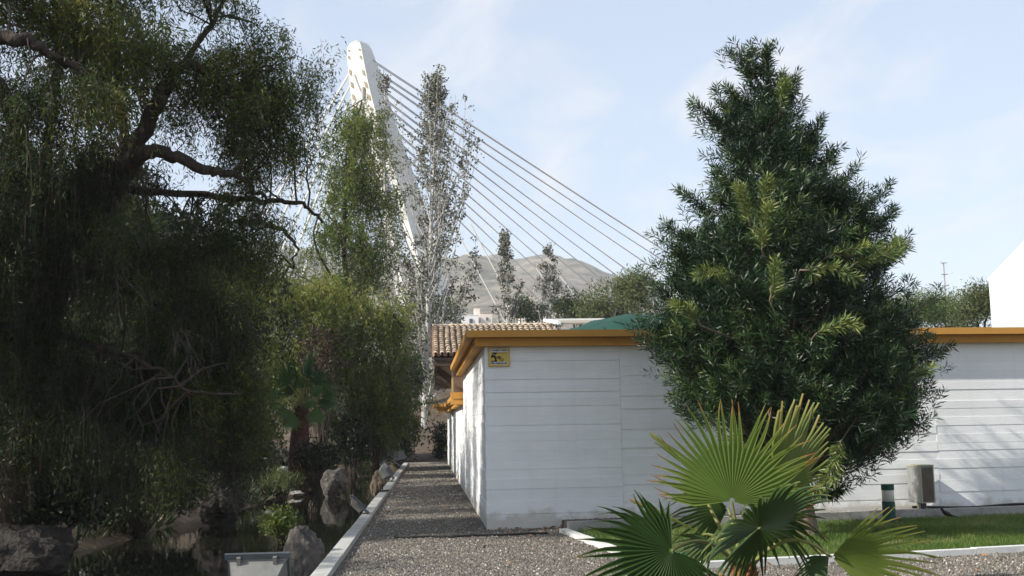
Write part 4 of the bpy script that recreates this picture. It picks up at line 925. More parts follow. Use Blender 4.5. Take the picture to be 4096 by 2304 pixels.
def blob(x, y, z, rx, ry, rz): return (A(x, y, z), A(rx, ry, rz))
bE = A(-7.6, 23.5, ground_z(-7.6, 23.5) - .1)
pepper('pepper_tree', 'dim pepper tree standing behind the huge one on the pond bank', 'tree', bE, [([bE, A(-7.2, 23.3, 2.5), A(-6.5, 23, 4.2), A(-5.8, 22.6, 5.6)], .2, .06), ([A(-6.5, 23, 4.2), A(-6.3, 25.5, 5.5)], .1, .03)],
       [blob(-6.2, 18.9, 5.6, 1.4, 1.5, 1.4), blob(-5.4, 17.0, 7.6, 1.6, 1.5, 1.0), blob(-6.0, 21.5, 5.6, 1.5, 2.0, 1.3), blob(-5.8, 25, 5.4, 1.4, 2.4, 1.3), blob(-7.4, 23.5, 6.6, 1.8, 2.4, 1.1), blob(-6.6, 28.5, 5.0, 1.2, 2.0, 1.2), blob(-6.4, 23, 3.6, 1.2, 2.6, 1.0)], 2.0, 22, (.5, 1.3), .15, .032, 26, 'pepper', 34, (.35, .15), 'weeping pepper trees', shell=.5)
bF = A(-9.2, 10.4, ground_z(-9.2, 10.4) - .1)
pepper('pepper_tree', 'pepper tree on the near bank just outside the left edge', 'tree', bF, [([bF, A(-9.1, 10.3, 2.2), A(-8.6, 10.3, 4.0)], .22, .08)],
       [blob(-8.4, 10.6, 4.6, 1.3, 1.5, 1.0), blob(-8.0, 9.6, 3.9, 1.1, 1.2, 1.0), blob(-8.6, 11.6, 3.6, 1.2, 1.2, 1.2), blob(-7.6, 11.0, 2.8, .9, 1.2, 1.1), blob(-9.2, 9.3, 4.4, 1.0, 1.0, 1.0)], 2.6, 20, (.5, 1.2), .14, .03, 26, 'pepper', 35, (.35, .15), 'weeping pepper trees', shell=.5)
bB = A(-3.75, 46.0, ground_z(-3.75, 46.0) - .1)
lB = [([bB, Q(350, 400, 45.5), Q(346, 300, 45), Q(344, 210, 44)], .17, .09), ([Q(344, 210, 44), Q(350, 150, 44), Q(362, 100, 44)], .09, .03), ([Q(346, 300, 45), Q(310, 240, 43), Q(322, 205, 43), Q(345, 240, 43), Q(358, 310, 43)], .05, .015), ([Q(344, 210, 44), Q(372, 190, 44), Q(384, 230, 44)], .06, .02)]
lobB = [lobe(352, 122, 27, 32, 44) + (.1,), lobe(368, 150, 24, 42, 44) + (.15,), lobe(345, 175, 30, 45, 44), lobe(372, 195, 22, 45, 44.5) + (.0, .8), lobe(338, 235, 34, 45, 44) + (-.1,), lobe(368, 245, 26, 40, 44) + (-.1,), lobe(345, 290, 40, 30, 45) + (.1,)]
pepper('pepper_tree', 'lighter yellow-green pepper tree hanging in front of the bridge pylon', 'tree', bB, lB, lobB, 2.0, 18, (.6, 1.8), .19, .042, 24, 'pepper_light', 32, (.6, .18), 'weeping pepper trees', bare=.12, shell=.6)
bC = A(-5.4, 42.0, ground_z(-5.4, 42.0) - .1)
lC = [([bC, Q(300, 400, 41), Q(325, 340, 40), Q(335, 300, 39)], .2, .08), ([Q(340, 340, 40), Q(390, 310, 40), Q(405, 330, 40)], .08, .03), ([Q(340, 340, 40), Q(290, 310, 39), Q(270, 330, 38)], .08, .03)]
lobC = [lobe(340, 290, 45, 32, 39.5) + (.2,), lobe(292, 302, 42, 36, 38.5) + (.25,), lobe(385, 312, 30, 36, 40) + (.0,), lobe(345, 345, 60, 45, 40) + (-.05,), lobe(392, 370, 22, 52, 41) + (-.2,), lobe(285, 360, 40, 50, 39) + (-.1,), lobe(365, 410, 50, 42, 41) + (-.2,)]  # lighter top and darker bottom lobes: sun and shade put into leaf tone
pepper('pepper_tree', 'broad bright green pepper tree in the middle distance above the fan palm', 'tree', bC, lC, lobC, 2.1, 20, (.6, 1.6), .18, .042, 22, 'pepper_light', 33, (.66, .16), 'weeping pepper trees', shell=.55)
def backtree(name, label, base, lobes, seed, mt='pepper', dens=1.3, per=16, ll=.22, lw=.075, nl=20, tones=(.4, .15), group=None, trunk_r=.22):
    top = lobes[0][0]; limbs = [([base, lerp(base, top, .5) + A(.2, 0, 0), top], trunk_r, .05)]
    for lb in lobes[1:4]: limbs.append(([lerp(base, top, .45), lerp(lerp(base, top, .45), lb[0], .6) + UP * .3, lb[0]], trunk_r * .5, .03))
    return pepper(name, label, 'tree', base, limbs, lobes, dens, per, (.4, 1.3), ll, lw, nl, mt, seed, tones, group, shell=.5)
backtree('broad_tree', 'dark leafy tree behind the pepper tree trunk at the left edge', A(-11.5, 25, .6), [lobe(20, 200, 90, 70, 25), lobe(70, 290, 90, 80, 25), lobe(-20, 300, 90, 90, 25), lobe(60, 390, 110, 60, 26)], 41, 'bush_dark', group='trees on the far bank')
backtree('broad_tree', 'dark tree on the far bank behind the middle of the pepper tree', A(-8.5, 33, .7), [lobe(160, 215, 80, 60, 32), lobe(215, 290, 60, 70, 33), lobe(130, 320, 90, 80, 33), lobe(190, 390, 80, 55, 34)], 42, 'bush_dark', group='trees on the far bank')
backtree('broad_tree', 'green tree on the far bank just left of the fan palm', A(-7.2, 40, .8), [lobe(248, 300, 40, 45, 40), lobe(262, 350, 40, 55, 40), lobe(225, 370, 50, 60, 40), lobe(250, 420, 40, 40, 41)], 43, 'bush', group='trees on the far bank')
backtree('broad_tree', 'dark tree closing the end of the pond left of the poplar trunk', A(-2.6, 49, .6), [lobe(395, 370, 26, 40, 48), lobe(372, 400, 34, 40, 48), lobe(350, 430, 30, 30, 48), lobe(398, 420, 18, 40, 48)], 44, 'bush_dark', group='trees on the far bank')

def shrub(name, label, px, pyb, wpx, hpx, Y, mt, seed, n=2600, ll=.12, lw=.05, z=None, group=None, upright=.5):
    r = np.random.default_rng(seed); b_ = P(px, pyb, Y); s = Y / FPX
    gz = float(ground_z(b_[0], Y)); base = A(b_[0], Y, gz)
    o = thing(name, label, 'shrub', base, group); st = M(); lv = M()
    c = A(b_[0], Y, max(b_[2], gz - .1) + hpx * s * .5); R = A(wpx * s / 2, wpx * s / 2.4, hpx * s * .5)
    tips = in_lobe((c, R), 34, r, .4)
    for t_ in tips: st.tube(curve(base + r.normal(0, .05, 3) * A(1, 1, 0), t_, UP * .1, 5, r, .03), [.018, .014, .011, .008, .005], 4, False)
    ck = in_lobe((c, R), max(40, n // 24), r, .42); pos = np.repeat(ck, 24, 0) + r.normal(0, .11, (len(ck) * 24, 3)); ct = np.repeat(r.normal(.45, .2, len(ck)), 24)
    d = r.normal(size=pos.shape) + A(0, 0, upright)
    lv.leaves(pos, d, r.uniform(ll * .7, ll * 1.3, len(pos)), r.uniform(lw * .7, lw * 1.3, len(pos)), np.clip(ct + r.normal(0, .15, len(pos)), 0, 1), r=r)
    build('stems', st, MT['bark'], o); build('foliage', lv, MT[mt], o); return o
gS = 'shrubs around the pond'
shrub('shrub', 'reddish withered shrub under the bright pepper tree', 322, 385, 44, 62, 37, 'red_bush', 51, 1100, .15, .05, group=gS)
shrub('shrub', 'light green upright shrub right of the fan palm', 378, 450, 30, 78, 40, 'pepper_light', 52, 2600, .16, .05, group=gS)
shrub('shrub', 'dark shrub between the fan palm and the path end', 352, 462, 40, 45, 39, 'bush_dark', 53, 2600, .16, .06, group=gS)
shrub('shrub', 'dark shrub at the end of the pond beside the last floodlight', 398, 462, 36, 42, 47.5, 'bush_dark', 54, 2600, .16, .06, group=gS)
shrub('shrub', 'dark shrub against the white wall at the path end', 441, 461, 16, 36, 48.5, 'bush_dark', 55, 1400, .14, .06, group=gS)
shrub('shrub', 'deep green shrub on the near bank at the left', 40, 532, 140, 70, 17.5, 'bush_dark', 56, 8000, .10, .04, group=gS)
shrub('shrub', 'deep green drooping shrub on the bank under the pepper tree', 140, 516, 130, 52, 21.5, 'bush_dark', 57, 7000, .11, .04, group=gS)
shrub('shrub', 'dark shrub behind the tall dark boulder', 205, 480, 60, 60, 27, 'bush_dark', 58, 4000, .12, .045, group=gS)
shrub('shrub', 'green shrub beside the flat pale slab', 255, 470, 40, 50, 33, 'bush', 59, 2800, .13, .05, group=gS)
shrub('shrub', 'dry tan tuft below the flat pale slab', 283, 492, 40, 20, 31.2, 'olive', 60, 1500, .12, .02, group=gS, upright=1.5)
shrub('shrub', 'small yellow-green plant growing from the pond', 280, 531, 14, 15, 19.5, 'pepper_light', 61, 320, .08, .04, group=gS)
shrub('shrub', 'low dark shrub at the foot of the fan palm', 318, 470, 36, 26, 34, 'bush_dark', 62, 2000, .13, .05, group=gS)

# ground cover on the bank
r = np.random.default_rng(66); N = 26000
yy = r.uniform(13, 47, N); xb_ = np.interp(yy, BY, BX); xx = xb_ - .1 - r.random(N) ** 1.3 * 6.5
ok = fbm(xx * .9, yy * .9, 14) > .40; xx, yy = xx[ok], yy[ok]; zz_ = ground_z(xx, yy) - .02; ok = zz_ > WATER_Z - .02; xx, yy, zz_ = xx[ok], yy[ok], zz_[ok]
pos = np.column_stack([xx, yy, zz_]); lv = M(); hgt = r.uniform(.10, .34, len(xx)) * np.clip(fbm(xx * .7, yy * .7, 15) * 2, .4, 1.5)
lv.leaves(pos, r.normal(size=pos.shape) * A(.55, .55, .1) + UP, hgt, hgt * .16 + .008, np.clip(r.normal(.4, .25, len(xx)), 0, 1), r=r)
build('bank_plants', lv, MT['bank'], kind='stuff')

# poplars
def poplar(label, px, pyb, Y, top, halfw, seed, nb=60, leaves=5200, ll=.15, lean=0, trunk_r=.17, low=.12, dens_low=1.0):
    r = np.random.default_rng(seed); x = P(px, pyb, Y)[0]; gz = float(ground_z(x, Y)) - .1
    s = Y / FPX; zt = P(px, top, Y)[2]; Ht = zt - gz; base = A(x, Y, gz)
    o = thing('poplar_tree', label, 'tree', base, 'sparse white poplars')
    tr = M(); tp = [base + A(lean * t * s + r.normal(0, .05), r.normal(0, .05), Ht * t) for t in np.linspace(0, .97, 12)]
    tr.tube(tp, np.linspace(trunk_r, .02, 12), 9); tp = np.array(tp)
    brm = M(); lv = M(); lvp = []; lvt = []
    for i in range(nb):
        h = low + (1 - low) * r.random() ** 1.15 * .93; p0 = np.array([np.interp(h, np.linspace(0, .97, 12), tp[:, k]) for k in range(3)])
        a = r.uniform(0, 6.28); reach = halfw * s * np.interp(h, [0, .25, .48, .68, .88, 1], [.75, 1, .88, .48, .20, .08]) * r.uniform(.35, 1.05); rise = reach * r.uniform(1.4, 3.4)
        rise = min(rise, Ht * (1.01 - h)); p1 = p0 + A(math.cos(a) * reach, math.sin(a) * reach, rise)
        c_ = curve(p0, p1, A(math.cos(a), math.sin(a), -.6) * reach * .18, 8, r, .05); brm.tube(c_, np.linspace(.045 * (1.2 - h), .008, 8), 5, False)
        n_ = int(leaves / nb * r.uniform(.5, 1.6) * (dens_low if h < .45 else 1)); t = r.random(n_) ** .7 * .85 + .15
        q = np.column_stack([np.interp(t, np.linspace(0, 1, 8), c_[:, k]) for k in range(3)])
        kx = max(3, n_ // 9); cen = q[r.integers(0, n_, kx)] + r.normal(0, .13, (kx, 3)); q = cen[r.integers(0, kx, n_)] + r.normal(0, .10, (n_, 3))
        lvp.append(q)
        for _ in range(3):
            e0 = c_[r.integers(2, 7)]; brm.tube([e0, e0 + r.normal(0, .12, 3) + UP * .15, e0 + r.normal(0, .22, 3) + UP * .4], [.012, .008, .004], 3, False)
    q = np.vstack(lvp); d = r.normal(size=q.shape) + A(0, 0, -.3)
    lv.leaves(q, d, r.uniform(ll * .7, ll * 1.25, len(q)), r.uniform(ll * .6, ll, len(q)), r.random(len(q)), mid=.5, r=r)
    build('trunk', tr, MT['bark_white'], o, smooth=True); build('branches', brm, MT['bark_white'], o, smooth=True); build('crown', lv, MT['poplar'], o)
poplar('tallest sparse white poplar between pylon and tiled roof', 424, 430, 56, 62, 58, 71, 170, 11500, .135, lean=16, dens_low=2.6, trunk_r=.17, low=.05)
poplar('slender poplar with bare top twigs in front of the pylon', 388, 430, 60, 60, 22, 72, 70, 3600, .13, lean=-4)
poplar('second slender poplar left of the pylon, mostly behind leaves', 362, 430, 62, 96, 30, 73, 50, 3600, .14)
poplar('small poplar standing above the tiled roof', 508, 400, 82, 229, 20, 74, 46, 2600, .19, trunk_r=.12, low=.3)
poplar('small leafy poplar beside the skylight box', 552, 400, 84, 240, 18, 75, 44, 2200, .18, trunk_r=.12, low=.3)

def leafy(name, label, px, Y, lobes, seed, mt, n, ll, lw, ctr=.28, group=None, trunk_r=.18, tone=(.45, .2)):
    r = np.random.default_rng(seed); x = P(px, 400, Y)[0]; gz = float(ground_z(x, Y)); base = A(x, Y, gz)
    o = thing(name, label, 'tree', base, group); tr = M(); lv = M()
    mid = base + UP * (lobes[0][0][2] - gz) * .55
    tr.tube([base - UP * .2, base + (mid - base) * .5 + A(.1, 0, 0), mid], [trunk_r, trunk_r * .8, trunk_r * .6], 8)
    vol = np.array([lb[1][0] * lb[1][2] for lb in lobes]); vol = vol / vol.sum()
    for lb, v in zip(lobes, vol):
        tr.tube(curve(mid, lb[0], UP * .2, 6, r, .05), np.linspace(trunk_r * .5, .02, 6), 6)
        kc = max(10, int(n * v / 40)); ck = in_lobe(lb[:2], kc, r, .4)
        for c_ in ck[::3]: tr.tube(curve(lb[0], c_, UP * .1, 4, r, .03), [.03, .022, .014, .006], 3, False)
        pos = np.repeat(ck, 40, 0) + r.normal(0, ctr, (kc * 40, 3)) * A(1, 1, .75)
        ct = np.repeat(r.normal(tone[0], tone[1], kc), 40)
        lv.leaves(pos, r.normal(size=pos.shape) + A(0, 0, .4), r.uniform(ll * .7, ll * 1.3, len(pos)), r.uniform(lw * .7, lw * 1.3, len(pos)), np.clip(ct + r.normal(0, .12, len(pos)), 0, 1), r=r)
    build('trunk', tr, MT['bark'], o, smooth=True); build('crown', lv, MT[mt], o); return o
leafy('feathery_tree', 'pale green feathery tree beside the conifer above the netting', 615, 70, [lobe(620, 300, 34, 24, 70), lobe(640, 290, 28, 22, 70), lobe(600, 312, 26, 16, 70), lobe(632, 282, 20, 10, 70)], 81, 'olive', 9000, .26, .07, .35, 'trees behind the building', tone=(.6, .2))
leafy('broad_tree', 'low olive green tree behind the skylight box', 575, 75, [lobe(575, 308, 22, 14, 75), lobe(592, 314, 20, 10, 75)], 82, 'bush', 3600, .26, .09, .3, 'trees behind the building')
leafy('broad_tree', 'low dark tree beside the small poplar above the ridge', 522, 90, [lobe(520, 308, 14, 12, 90), lobe(530, 314, 14, 9, 90)], 83, 'bush', 2400, .28, .1, .3, 'trees behind the building')
leafy('pine_tree', 'bushy bright green pine behind the cornice right of the conifer', 912, 52, [lobe(905, 312, 26, 22, 52), lobe(925, 308, 24, 18, 52), lobe(890, 318, 24, 20, 52)], 84, 'pine', 9000, .20, .035, .3, 'trees behind the building')
leafy('pine_tree', 'round bright green pine nearer the white gable', 948, 54, [lobe(946, 310, 22, 20, 54), lobe(930, 316, 18, 16, 54), lobe(958, 322, 14, 14, 54)], 85, 'pine', 7000, .20, .035, .3, 'trees behind the building')
leafy('olive_tree', 'dull olive green tree touching the white gable', 980, 46, [lobe(978, 304, 18, 20, 46), lobe(990, 300, 14, 18, 46), lobe(966, 316, 14, 14, 46)], 86, 'olive', 8000, .16, .04, .24, 'trees behind the building', tone=(.4, .2))
# trees that close the view far behind the poplars
leafy('far_tree', 'distant rounded tree low on the horizon left of the pylon', 300, 130, [lobe(300, 290, 40, 26, 130), lobe(270, 300, 30, 20, 130)], 87, 'bush', 4000, .5, .2, .6, 'trees behind the building')
leafy('far_tree', 'distant grey green tree behind the tallest poplar', 440, 130, [lobe(440, 312, 30, 14, 130), lobe(415, 318, 24, 14, 130)], 88, 'olive', 3000, .5, .2, .5, 'trees behind the building')

# ------------------------------------------------------------------ big conifer
YC = 14.7
PROF = np.array([[40, 763, 768], [52, 738, 774], [70, 731, 784], [85, 727, 792], [100, 722, 795], [120, 708, 802], [150, 708, 820], [185, 714, 842], [205, 700, 868], [225, 675, 886], [245, 662, 894], [270, 660, 902], [300, 660, 902], [325, 646, 916], [345, 648, 932], [375, 664, 924], [400, 684, 922], [418, 690, 922], [438, 735, 915], [458, 780, 892], [476, 822, 856]], float)
rc = np.random.default_rng(77)
cbase = A(P(806, 470, YC)[0], YC, 0.0)
ct_ = thing('conifer_tree', 'tall dark green conifer with narrow leaves in front of the white wall', 'tree', cbase)
def cprof(py):
    a, b = np.interp(py - 8, PROF[:, 0], PROF[:, 1]), np.interp(py - 8, PROF[:, 0], PROF[:, 2]); k = np.minimum(13, (b - a) * .3)
    return a + k, b - k - 16 * np.exp(-((py - 300) / 40) ** 2)
S_ = YC / FPX
def caxis(py):
    return P(np.interp(py, [40, 470, 560], [766, 796, 806]), py, YC)
tr = M(); axp = np.array([cbase + UP * -.1] + [caxis(p_) for p_ in (500, 440, 380, 320, 260, 200, 140, 90, 55)]); tr.tube(smooth_line(axp, 22), np.linspace(.17, .012, 22), 10)
NCL = 560
pys = 66 + 400 * rc.random(NCL * 4) ** .85; xl_, xr_ = cprof(pys); keep = rc.random(NCL * 4) < np.clip((xr_ - xl_) / 250, .12, 1); pys = pys[keep][:NCL]; xl_, xr_ = cprof(pys)
hw = (xr_ - xl_) / 2 * S_; an_ = rc.uniform(0, 6.28, len(pys)); rad = np.where(rc.random(len(pys)) < .75, rc.uniform(.72, .98, len(pys)), rc.uniform(.2, .65, len(pys)))
cc_ = np.array([P((a + b_) / 2, p_, YC) for a, b_, p_ in zip(xl_, xr_, pys)])
CL = cc_ + np.column_stack([np.cos(an_) * rad * hw, np.sin(an_) * rad * np.minimum(hw, 1.45) * np.where(np.sin(an_) > 0, .6, 1.0), 0 * an_])
outd = np.column_stack([np.cos(an_), np.sin(an_), 0 * an_])
limb = M()
shp, shd, shl, sht = [], [], [], []
for i in range(len(pys)):
    z0_ = CL[i, 2] - (.25 + .55 * rad[i]) * hw[i] * .8; z0_ = max(z0_, .9); pyk = np.interp(z0_, axp[:, 2], np.arange(len(axp))); p0 = np.array([np.interp(pyk, np.arange(len(axp)), axp[:, k]) for k in range(3)])
    limb.tube(curve(p0, CL[i], outd[i] * .12 - UP * .08, 6, rc, .02), np.linspace(.022, .007, 6), 5, False)
    ns = rc.integers(14, 21); cs = .11 + .08 * rc.random()
    sp0 = CL[i] + rc.normal(0, cs, (ns, 3)) * A(1, 1, .9)
    dirs = nrm(outd[i] * (.55 * rad[i]) + UP * .75 + rc.normal(0, .38, (ns, 3)))
    young = np.clip(rc.normal(.38, .17), 0, .85)
    shp.append(sp0); shd.append(dirs); shl.append(rc.uniform(.16, .34, ns)); sht.append(np.clip(rc.normal(young, .1, ns), 0, .8))
# leading shoots on the outline
for (px, py, dxp, dyp, n_) in ((764, 72, 2, -34, 5), (742, 70, -3, -22, 4), (752, 66, -2, -26, 4), (735, 100, -6, -20, 4), (716, 118, -22, -24, 5), (722, 110, -6, -28, 3), (776, 90, 8, -22, 3), (790, 100, 4, -30, 4), (812, 140, 8, -30, 4), (826, 165, 10, -26, 4), (840, 190, 16, -34, 4),
                               (706, 205, -26, -22, 5), (722, 185, -8, -26, 3), (684, 235, -18, -18, 5), (668, 255, -12, -30, 4), (664, 300, -12, -20, 4), (882, 225, 12, -24, 4), (872, 205, 18, -28, 4), (893, 250, 14, -18, 3), (650, 330, -8, -14, 4), (905, 292, 8, -16, 3), (920, 315, 22, -34, 3), (700, 290, -16, -40, 5), (925, 345, 22, -4, 5), (918, 390, 10, -10, 4), (815, 470, 10, 14, 5), (838, 478, 4, 4, 4)):
    a = P(px, py + 4, YC + rc.uniform(-.4, .3)); b_ = P(px + dxp * .85, py + 4 + dyp * .72, YC + rc.uniform(-.5, .2)); inn = lerp(a, caxis(py + 40), .45)
    cur = curve(inn, b_, (UP * -.05), 8, rc, .012); limb.tube(cur, np.linspace(.02, .004, 8), 5, False)
    nn_ = n_ * 4; t = np.linspace(.35, 1, nn_); q = np.column_stack([np.interp(t, np.linspace(0, 1, 8), cur[:, k]) for k in range(3)])
    shp.append(q); shd.append(nrm(nrm(b_ - a) * 1.0 + rc.normal(0, .42, (nn_, 3)))); shl.append(rc.uniform(.11, .19, nn_)); sht.append(np.clip(rc.normal(.62, .2, nn_), 0, 1))
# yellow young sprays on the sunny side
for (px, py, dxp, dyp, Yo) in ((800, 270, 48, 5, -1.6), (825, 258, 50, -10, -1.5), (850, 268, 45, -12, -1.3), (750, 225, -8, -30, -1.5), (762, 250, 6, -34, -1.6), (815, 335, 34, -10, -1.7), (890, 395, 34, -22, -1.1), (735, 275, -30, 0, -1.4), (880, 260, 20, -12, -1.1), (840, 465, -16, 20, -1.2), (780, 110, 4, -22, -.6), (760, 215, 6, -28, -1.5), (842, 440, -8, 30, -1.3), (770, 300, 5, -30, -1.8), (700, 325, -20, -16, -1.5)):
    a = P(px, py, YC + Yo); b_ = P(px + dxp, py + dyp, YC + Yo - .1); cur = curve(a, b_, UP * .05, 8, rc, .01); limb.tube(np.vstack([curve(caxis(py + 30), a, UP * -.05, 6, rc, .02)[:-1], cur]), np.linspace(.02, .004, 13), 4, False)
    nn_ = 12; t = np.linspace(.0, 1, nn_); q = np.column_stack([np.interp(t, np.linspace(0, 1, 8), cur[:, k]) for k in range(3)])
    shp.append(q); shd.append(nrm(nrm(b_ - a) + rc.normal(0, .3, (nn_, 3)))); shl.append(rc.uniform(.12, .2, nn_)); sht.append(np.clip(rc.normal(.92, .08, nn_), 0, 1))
SP, SD, SLn, ST = np.vstack(shp), np.vstack(shd), np.concatenate(shl), np.concatenate(sht)
NL = 20; N = len(SP)
u_ = nrm(np.cross(SD, rc.normal(size=(N, 3)))); v_ = np.cross(SD, u_)
k_ = np.arange(NL); tt = np.broadcast_to((k_ / NL) ** .9, (N, NL)) + rc.normal(0, .02, (N, NL)); ph = k_ * 2.4 + rc.uniform(0, 6.28, (N, 1))
pos = SP[:, None] + SD[:, None] * (tt * SLn[:, None])[..., None]
rd = np.cos(ph)[..., None] * u_[:, None] + np.sin(ph)[..., None] * v_[:, None]
op = (1.15 - .55 * tt)[..., None]
ld = rd * op + SD[:, None] * .75 + rc.normal(0, .12, pos.shape)
ln = np.where(tt > .85, .08, .13) * rc.uniform(.8, 1.2, tt.shape)
cl = M(); cl.leaves(pos.reshape(-1, 3), ld.reshape(-1, 3), ln.ravel(), .0165, np.clip(np.repeat(ST, NL) + .20 * (tt.ravel() - .62) + rc.normal(0, .05, N * NL), 0, 1), mid=.5, r=rc)
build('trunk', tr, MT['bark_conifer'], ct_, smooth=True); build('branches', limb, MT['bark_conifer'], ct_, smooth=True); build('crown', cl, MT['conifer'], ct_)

# ------------------------------------------------------------------ fan palms
def fan(hub, ax, nv, R, a0, a1, n_, r, split=.55, fold=.022, droop=.25, base_t=.45, curl=.0, tipbrown=.6, shrink_edge=.8):
    """one fan leaf: ax = direction of the middle segment, nv = face normal"""
    m = M(); ax = nrm(ax); nv = nrm(nv - ax * np.dot(nv, ax)); sx_ = np.cross(nv, ax)
    st = [.03, .2, .4, split, .68, .80, .90, 1.0]
    ang = np.linspace(a0, a1, n_ + 1); da = ang[1] - ang[0]
    for i in range(n_):
        a = (ang[i] + ang[i + 1]) / 2; e = abs((i + .5) / n_ * 2 - 1); Ri = R * (1 - (1 - shrink_edge) * e ** 2) * r.uniform(.93, 1.04)
        dirn = ax * math.cos(a) + sx_ * math.sin(a); sid = -ax * math.sin(a) + sx_ * math.cos(a)
        dr = droop * r.uniform(.5, 1.5); tw = r.normal(0, .04); cu = r.normal(0, .05); brown = r.uniform(.75, 1.0)
        V = []; T = []
        for q in st:
            f = max(0, (q - split) / (1 - split)); wdt = math.tan(da / 2) * R * split * (q / split if q <= split else (1 - f) ** .95 * .8 + .2 * (1 - f ** 2))
            wdt = max(wdt, .0012)
            c = hub + dirn * Ri * q - nv * (curl * R * q * q) - UP * dr * R * f ** 2 * .35 + sid * (tw + cu * f) * R * f
            fo = fold * R * (min(q / split, 1) * (1 - .5 * f))
            V += [c - sid * wdt + nv * fo * .5, c - nv * fo * .5, c + sid * wdt + nv * fo * .5]
            tt_ = base_t + (0.22 * (brown - .75) * 4 * f if q < .85 else (brown - base_t) * tipbrown)
            eb = .12 if q < .9 else .1
            T += [min(1, tt_ + .10), tt_ - .06 + r.normal(0, .02), min(1, tt_ + .10)]
        F = []
        for k in range(len(st) - 1):
            for j in (0, 1): F.append([k * 3 + j, k * 3 + j + 1, k * 3 + 3 + j + 1, k * 3 + 3 + j])
        m.add(V, F, np.clip(T, 0, 1))
    return m
YP = 9.5; rp_ = np.random.default_rng(15); sP = YP / FPX
porg = P(744, 572, YP)
pal = thing('fan_palm', 'young fan palm with splayed green leaves in the foreground gravel', 'palm', A(porg[0], YP, 0))
m = M(); m.lathe(A(porg[0], YP, 0), [(.0, -.05), (.12, -.05), (.105, .1), (.085, porg[2] - .05), (.06, porg[2] + .04), (0, porg[2] + .06)], 14); build('trunk', m, MT['palm_base'], pal)
for i in range(12):
    a = i * 2.4; z_ = porg[2] - .12 + .012 * i; d_ = A(math.cos(a), math.sin(a), 0)
    m = M(); m.tube([A(porg[0], YP, z_) + d_ * .07, A(porg[0], YP, z_ + .07) + d_ * .10, A(porg[0], YP, z_ + .13) + d_ * rp_.uniform(.10, .15)], [.028, .022, .004], 5); build('leaf_sheath', m, MT['palm_base'], pal)
def dirpx(dx_, dy_, dY): return nrm(RN @ A(dx_, -dy_, 0) + A(0, dY, 0))
def frond(hub_px, Yh, ax, nv, Rpx, a0, a1, n_, mt='palm', sag=0.0, **kw):
    h = P(hub_px[0], hub_px[1], Yh); R = Rpx * Yh / FPX
    f = build('frond', fan(h, ax, nv, R, math.radians(a0), math.radians(a1), n_, rp_, **kw), MT[mt], pal)
    st_ = A(porg[0], YP, porg[2]) + nrm((h - porg) * A(1, 1, 0)) * .03
    c = curve(st_, h, UP * sag, 9, rp_); build('petiole', M().tube(c, np.linspace(.022, .010, 9), 6), MT['petiole'], f, smooth=True)
    return f
toV = nrm(EYE - porg)
nDark = A(.62, -.75, .22)
# big upright fan facing the viewer
frond((732, 501), 9.35, dirpx(0, -1, 0.12), nrm(toV + UP * .25 + A(-.25, 0, 0)), 107, -106, 98, 38, sag=.03, base_t=.54, tipbrown=1.0, droop=.05, shrink_edge=.72, split=.52, fold=.032)
# right fan behind, leaning right, back-lit
frond((772, 504), 9.9, dirpx(.60, -1, .35), nrm(toV * .55 + A(.75, 0, .1)), 116, -40, 42, 22, sag=.05, base_t=.60, droop=.05, split=.55, fold=.035)
# lower right-centre fan
frond((759, 528), 9.0, dirpx(.80, -.60, -.02), nrm(toV * .55 + dirpx(.55, .75, 0) * .72), 84, -170, 170, 40, mt='palm_shaded', sag=.06, base_t=.22, droop=.5, split=.48, fold=.04)
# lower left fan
frond((672, 550.5), 8.75, dirpx(-1, .10, -.1), nDark, 102, -95, 150, 38, mt='palm_shaded', sag=.16, base_t=.16, droop=.25, split=.5, shrink_edge=.5, fold=.036)
# lower right fan, yellow-green
frond((831.6, 557), 8.9, dirpx(1, -.10, -.10), nrm(toV * .8 + UP * .5 + A(-.3, 0, 0)), 106, -60, 44, 24, sag=.20, base_t=.60, droop=.15, split=.46, fold=.034)
frond((829, 556), 9.0, dirpx(-.7, .75, .1), nrm(toV * .3 + UP * .9), 60, -60, 60, 12, mt='palm_shaded', sag=.20, base_t=.25, droop=.4, split=.45)
# folded fan on the left
frond((703, 534.5), 9.6, dirpx(-.82, -.42, .2), nrm(toV * .25 + A(.35, .3, .9)), 80, -12, 14, 9, sag=.10, base_t=.70, droop=.08, split=.55, fold=.04)
# half-opened fans low behind the crown
frond((728, 508), 9.9, dirpx(-.8, .10, .4), nDark, 76, -45, 62, 16, mt='palm_shaded', sag=.05, base_t=.34, droop=.5, split=.4, fold=.04)
frond((712, 540), 9.8, dirpx(-.9, .45, .3), nDark, 48, -50, 60, 11, mt='palm_shaded', sag=.12, base_t=.40, droop=.5, split=.4)
frond((772, 520), 10.0, dirpx(.9, .22, .4), nDark, 74, -50, 50, 15, mt='palm_shaded', sag=.06, base_t=.40, droop=.45, split=.4, fold=.04)
frond((690, 470), 9.95, dirpx(-.55, -.6, .3), nrm(toV * .4 + A(.7, 0, .4)), 56, -12, 16, 6, sag=.02, base_t=.5, droop=.05, split=.4, fold=.04)

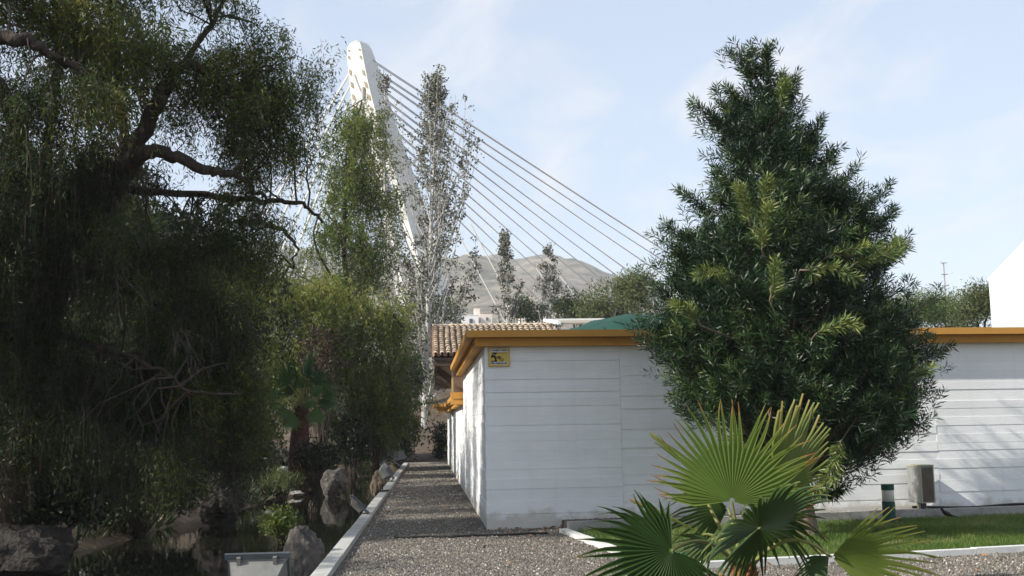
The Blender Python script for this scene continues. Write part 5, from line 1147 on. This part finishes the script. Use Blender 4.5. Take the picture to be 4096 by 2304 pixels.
# the palm on the far bank
YQ = 34.5; qb = A(P(297, 460, YQ)[0], YQ, 0); qb[2] = ground_z(qb[0], YQ) - .05
qt = P(302, 408, YQ)
pq = thing('fan_palm', 'shaggy brown trunked fan palm on the far bank of the pond', 'palm', qb)
rq = np.random.default_rng(16)
prof_ = []
m = M(); tp_ = smooth_line([qb, lerp(qb, qt, .5) + A(.02, 0, 0), qt], 12); m.tube(tp_, np.linspace(.36, .21, 12) * (1 + .06 * np.sin(np.arange(12) * 2.2)), 14)
build('trunk', m, MT['palm_trunk'], pq)
sc_ = M()
for i in range(230):
    t_ = i / 230; c = np.array([np.interp(t_, np.linspace(0, 1, 12), tp_[:, k]) for k in range(3)]); rr_ = .36 - .15 * t_; a = i * 2.39996
    d_ = A(math.cos(a), math.sin(a), 0); s2 = A(-d_[1], d_[0], 0); o_ = c + d_ * rr_ * .96
    sc_.add([o_ - s2 * .06, o_ + s2 * .06, o_ + d_ * .07 + UP * .10 + s2 * .03, o_ + d_ * .07 + UP * .10 - s2 * .03, o_ + UP * .14], [[0, 1, 2, 3]], .5); sc_.add([o_ - s2 * .03 + d_ * .07 + UP * .1, o_ + s2 * .03 + d_ * .07 + UP * .1, o_ + UP * .15], [[0, 1, 2]], .5)
build('trunk_scales', sc_, MT['palm_trunk'], pq, kind='stuff')
specs = [(-8, -30, 62), (8, -34, 64), (-26, -26, 58), (24, -24, 56), (-38, -6, 52), (38, -4, 54), (0, -18, 46), (-16, -10, 44), (18, -8, 44), (30, 6, 44), (-30, 8, 42), (4, 6, 36)]
for i, (dx_, dy_, Rp) in enumerate(specs):
    h = P(302 + dx_ * .52, 400 + dy_ * .62, YQ + rq.uniform(-.7, .5)); R = Rp * .46 * YQ / FPX
    axd = dirpx(dx_, dy_ - 6, rq.uniform(-.4, .3)); nv_ = nrm(nrm(EYE - h) * .5 + UP * .7 + rq.normal(0, .45, 3))
    f = build('frond', fan(h, axd, nv_, R, math.radians(-72), math.radians(72), 15, rq, droop=.35, base_t=rq.uniform(.2, .6), split=.42, fold=.06, tipbrown=.3), MT['palm_dark'], pq)
    build('petiole', M().tube(curve(qt, h, UP * .1, 6, rq), np.linspace(.03, .015, 6), 5), MT['petiole'], f)
for (hx, hy, Rp) in ((291.5, 411, 22), (317, 406, 21), (283, 405, 18)):
    h = P(hx, hy, YQ - .5); R = Rp * YQ / FPX
    f = build('frond', fan(h, A(rq.normal(0, .05), -.1, -1), A(0, -1, -.1), R, math.radians(-42), math.radians(42), 20, rq, droop=0, base_t=.55, split=.7, tipbrown=.3), MT['palm_dark'], pq)
    build('petiole', M().tube(curve(qt, h, UP * .28, 8, rq), np.linspace(.03, .02, 8), 5), MT['petiole'], f)

# ------------------------------------------------------------------ haze
hb = M(); hb.box(-3300, 3300, -3300, 3300, -2.6, 262)
hm = bpy.data.materials.new('haze air'); hm.use_nodes = True; n = hm.node_tree; n.nodes.clear()
ho = n.nodes.new('ShaderNodeOutputMaterial'); pv = n.nodes.new('ShaderNodeVolumePrincipled')
pv.inputs['Color'].default_value = (0.82, 0.86, 0.91, 1); pv.inputs['Density'].default_value = 0.00034; pv.inputs['Anisotropy'].default_value = 0.0
n.links.new(pv.outputs[0], ho.inputs['Volume'])
HAZE = build('haze', hb, hm, kind='stuff')
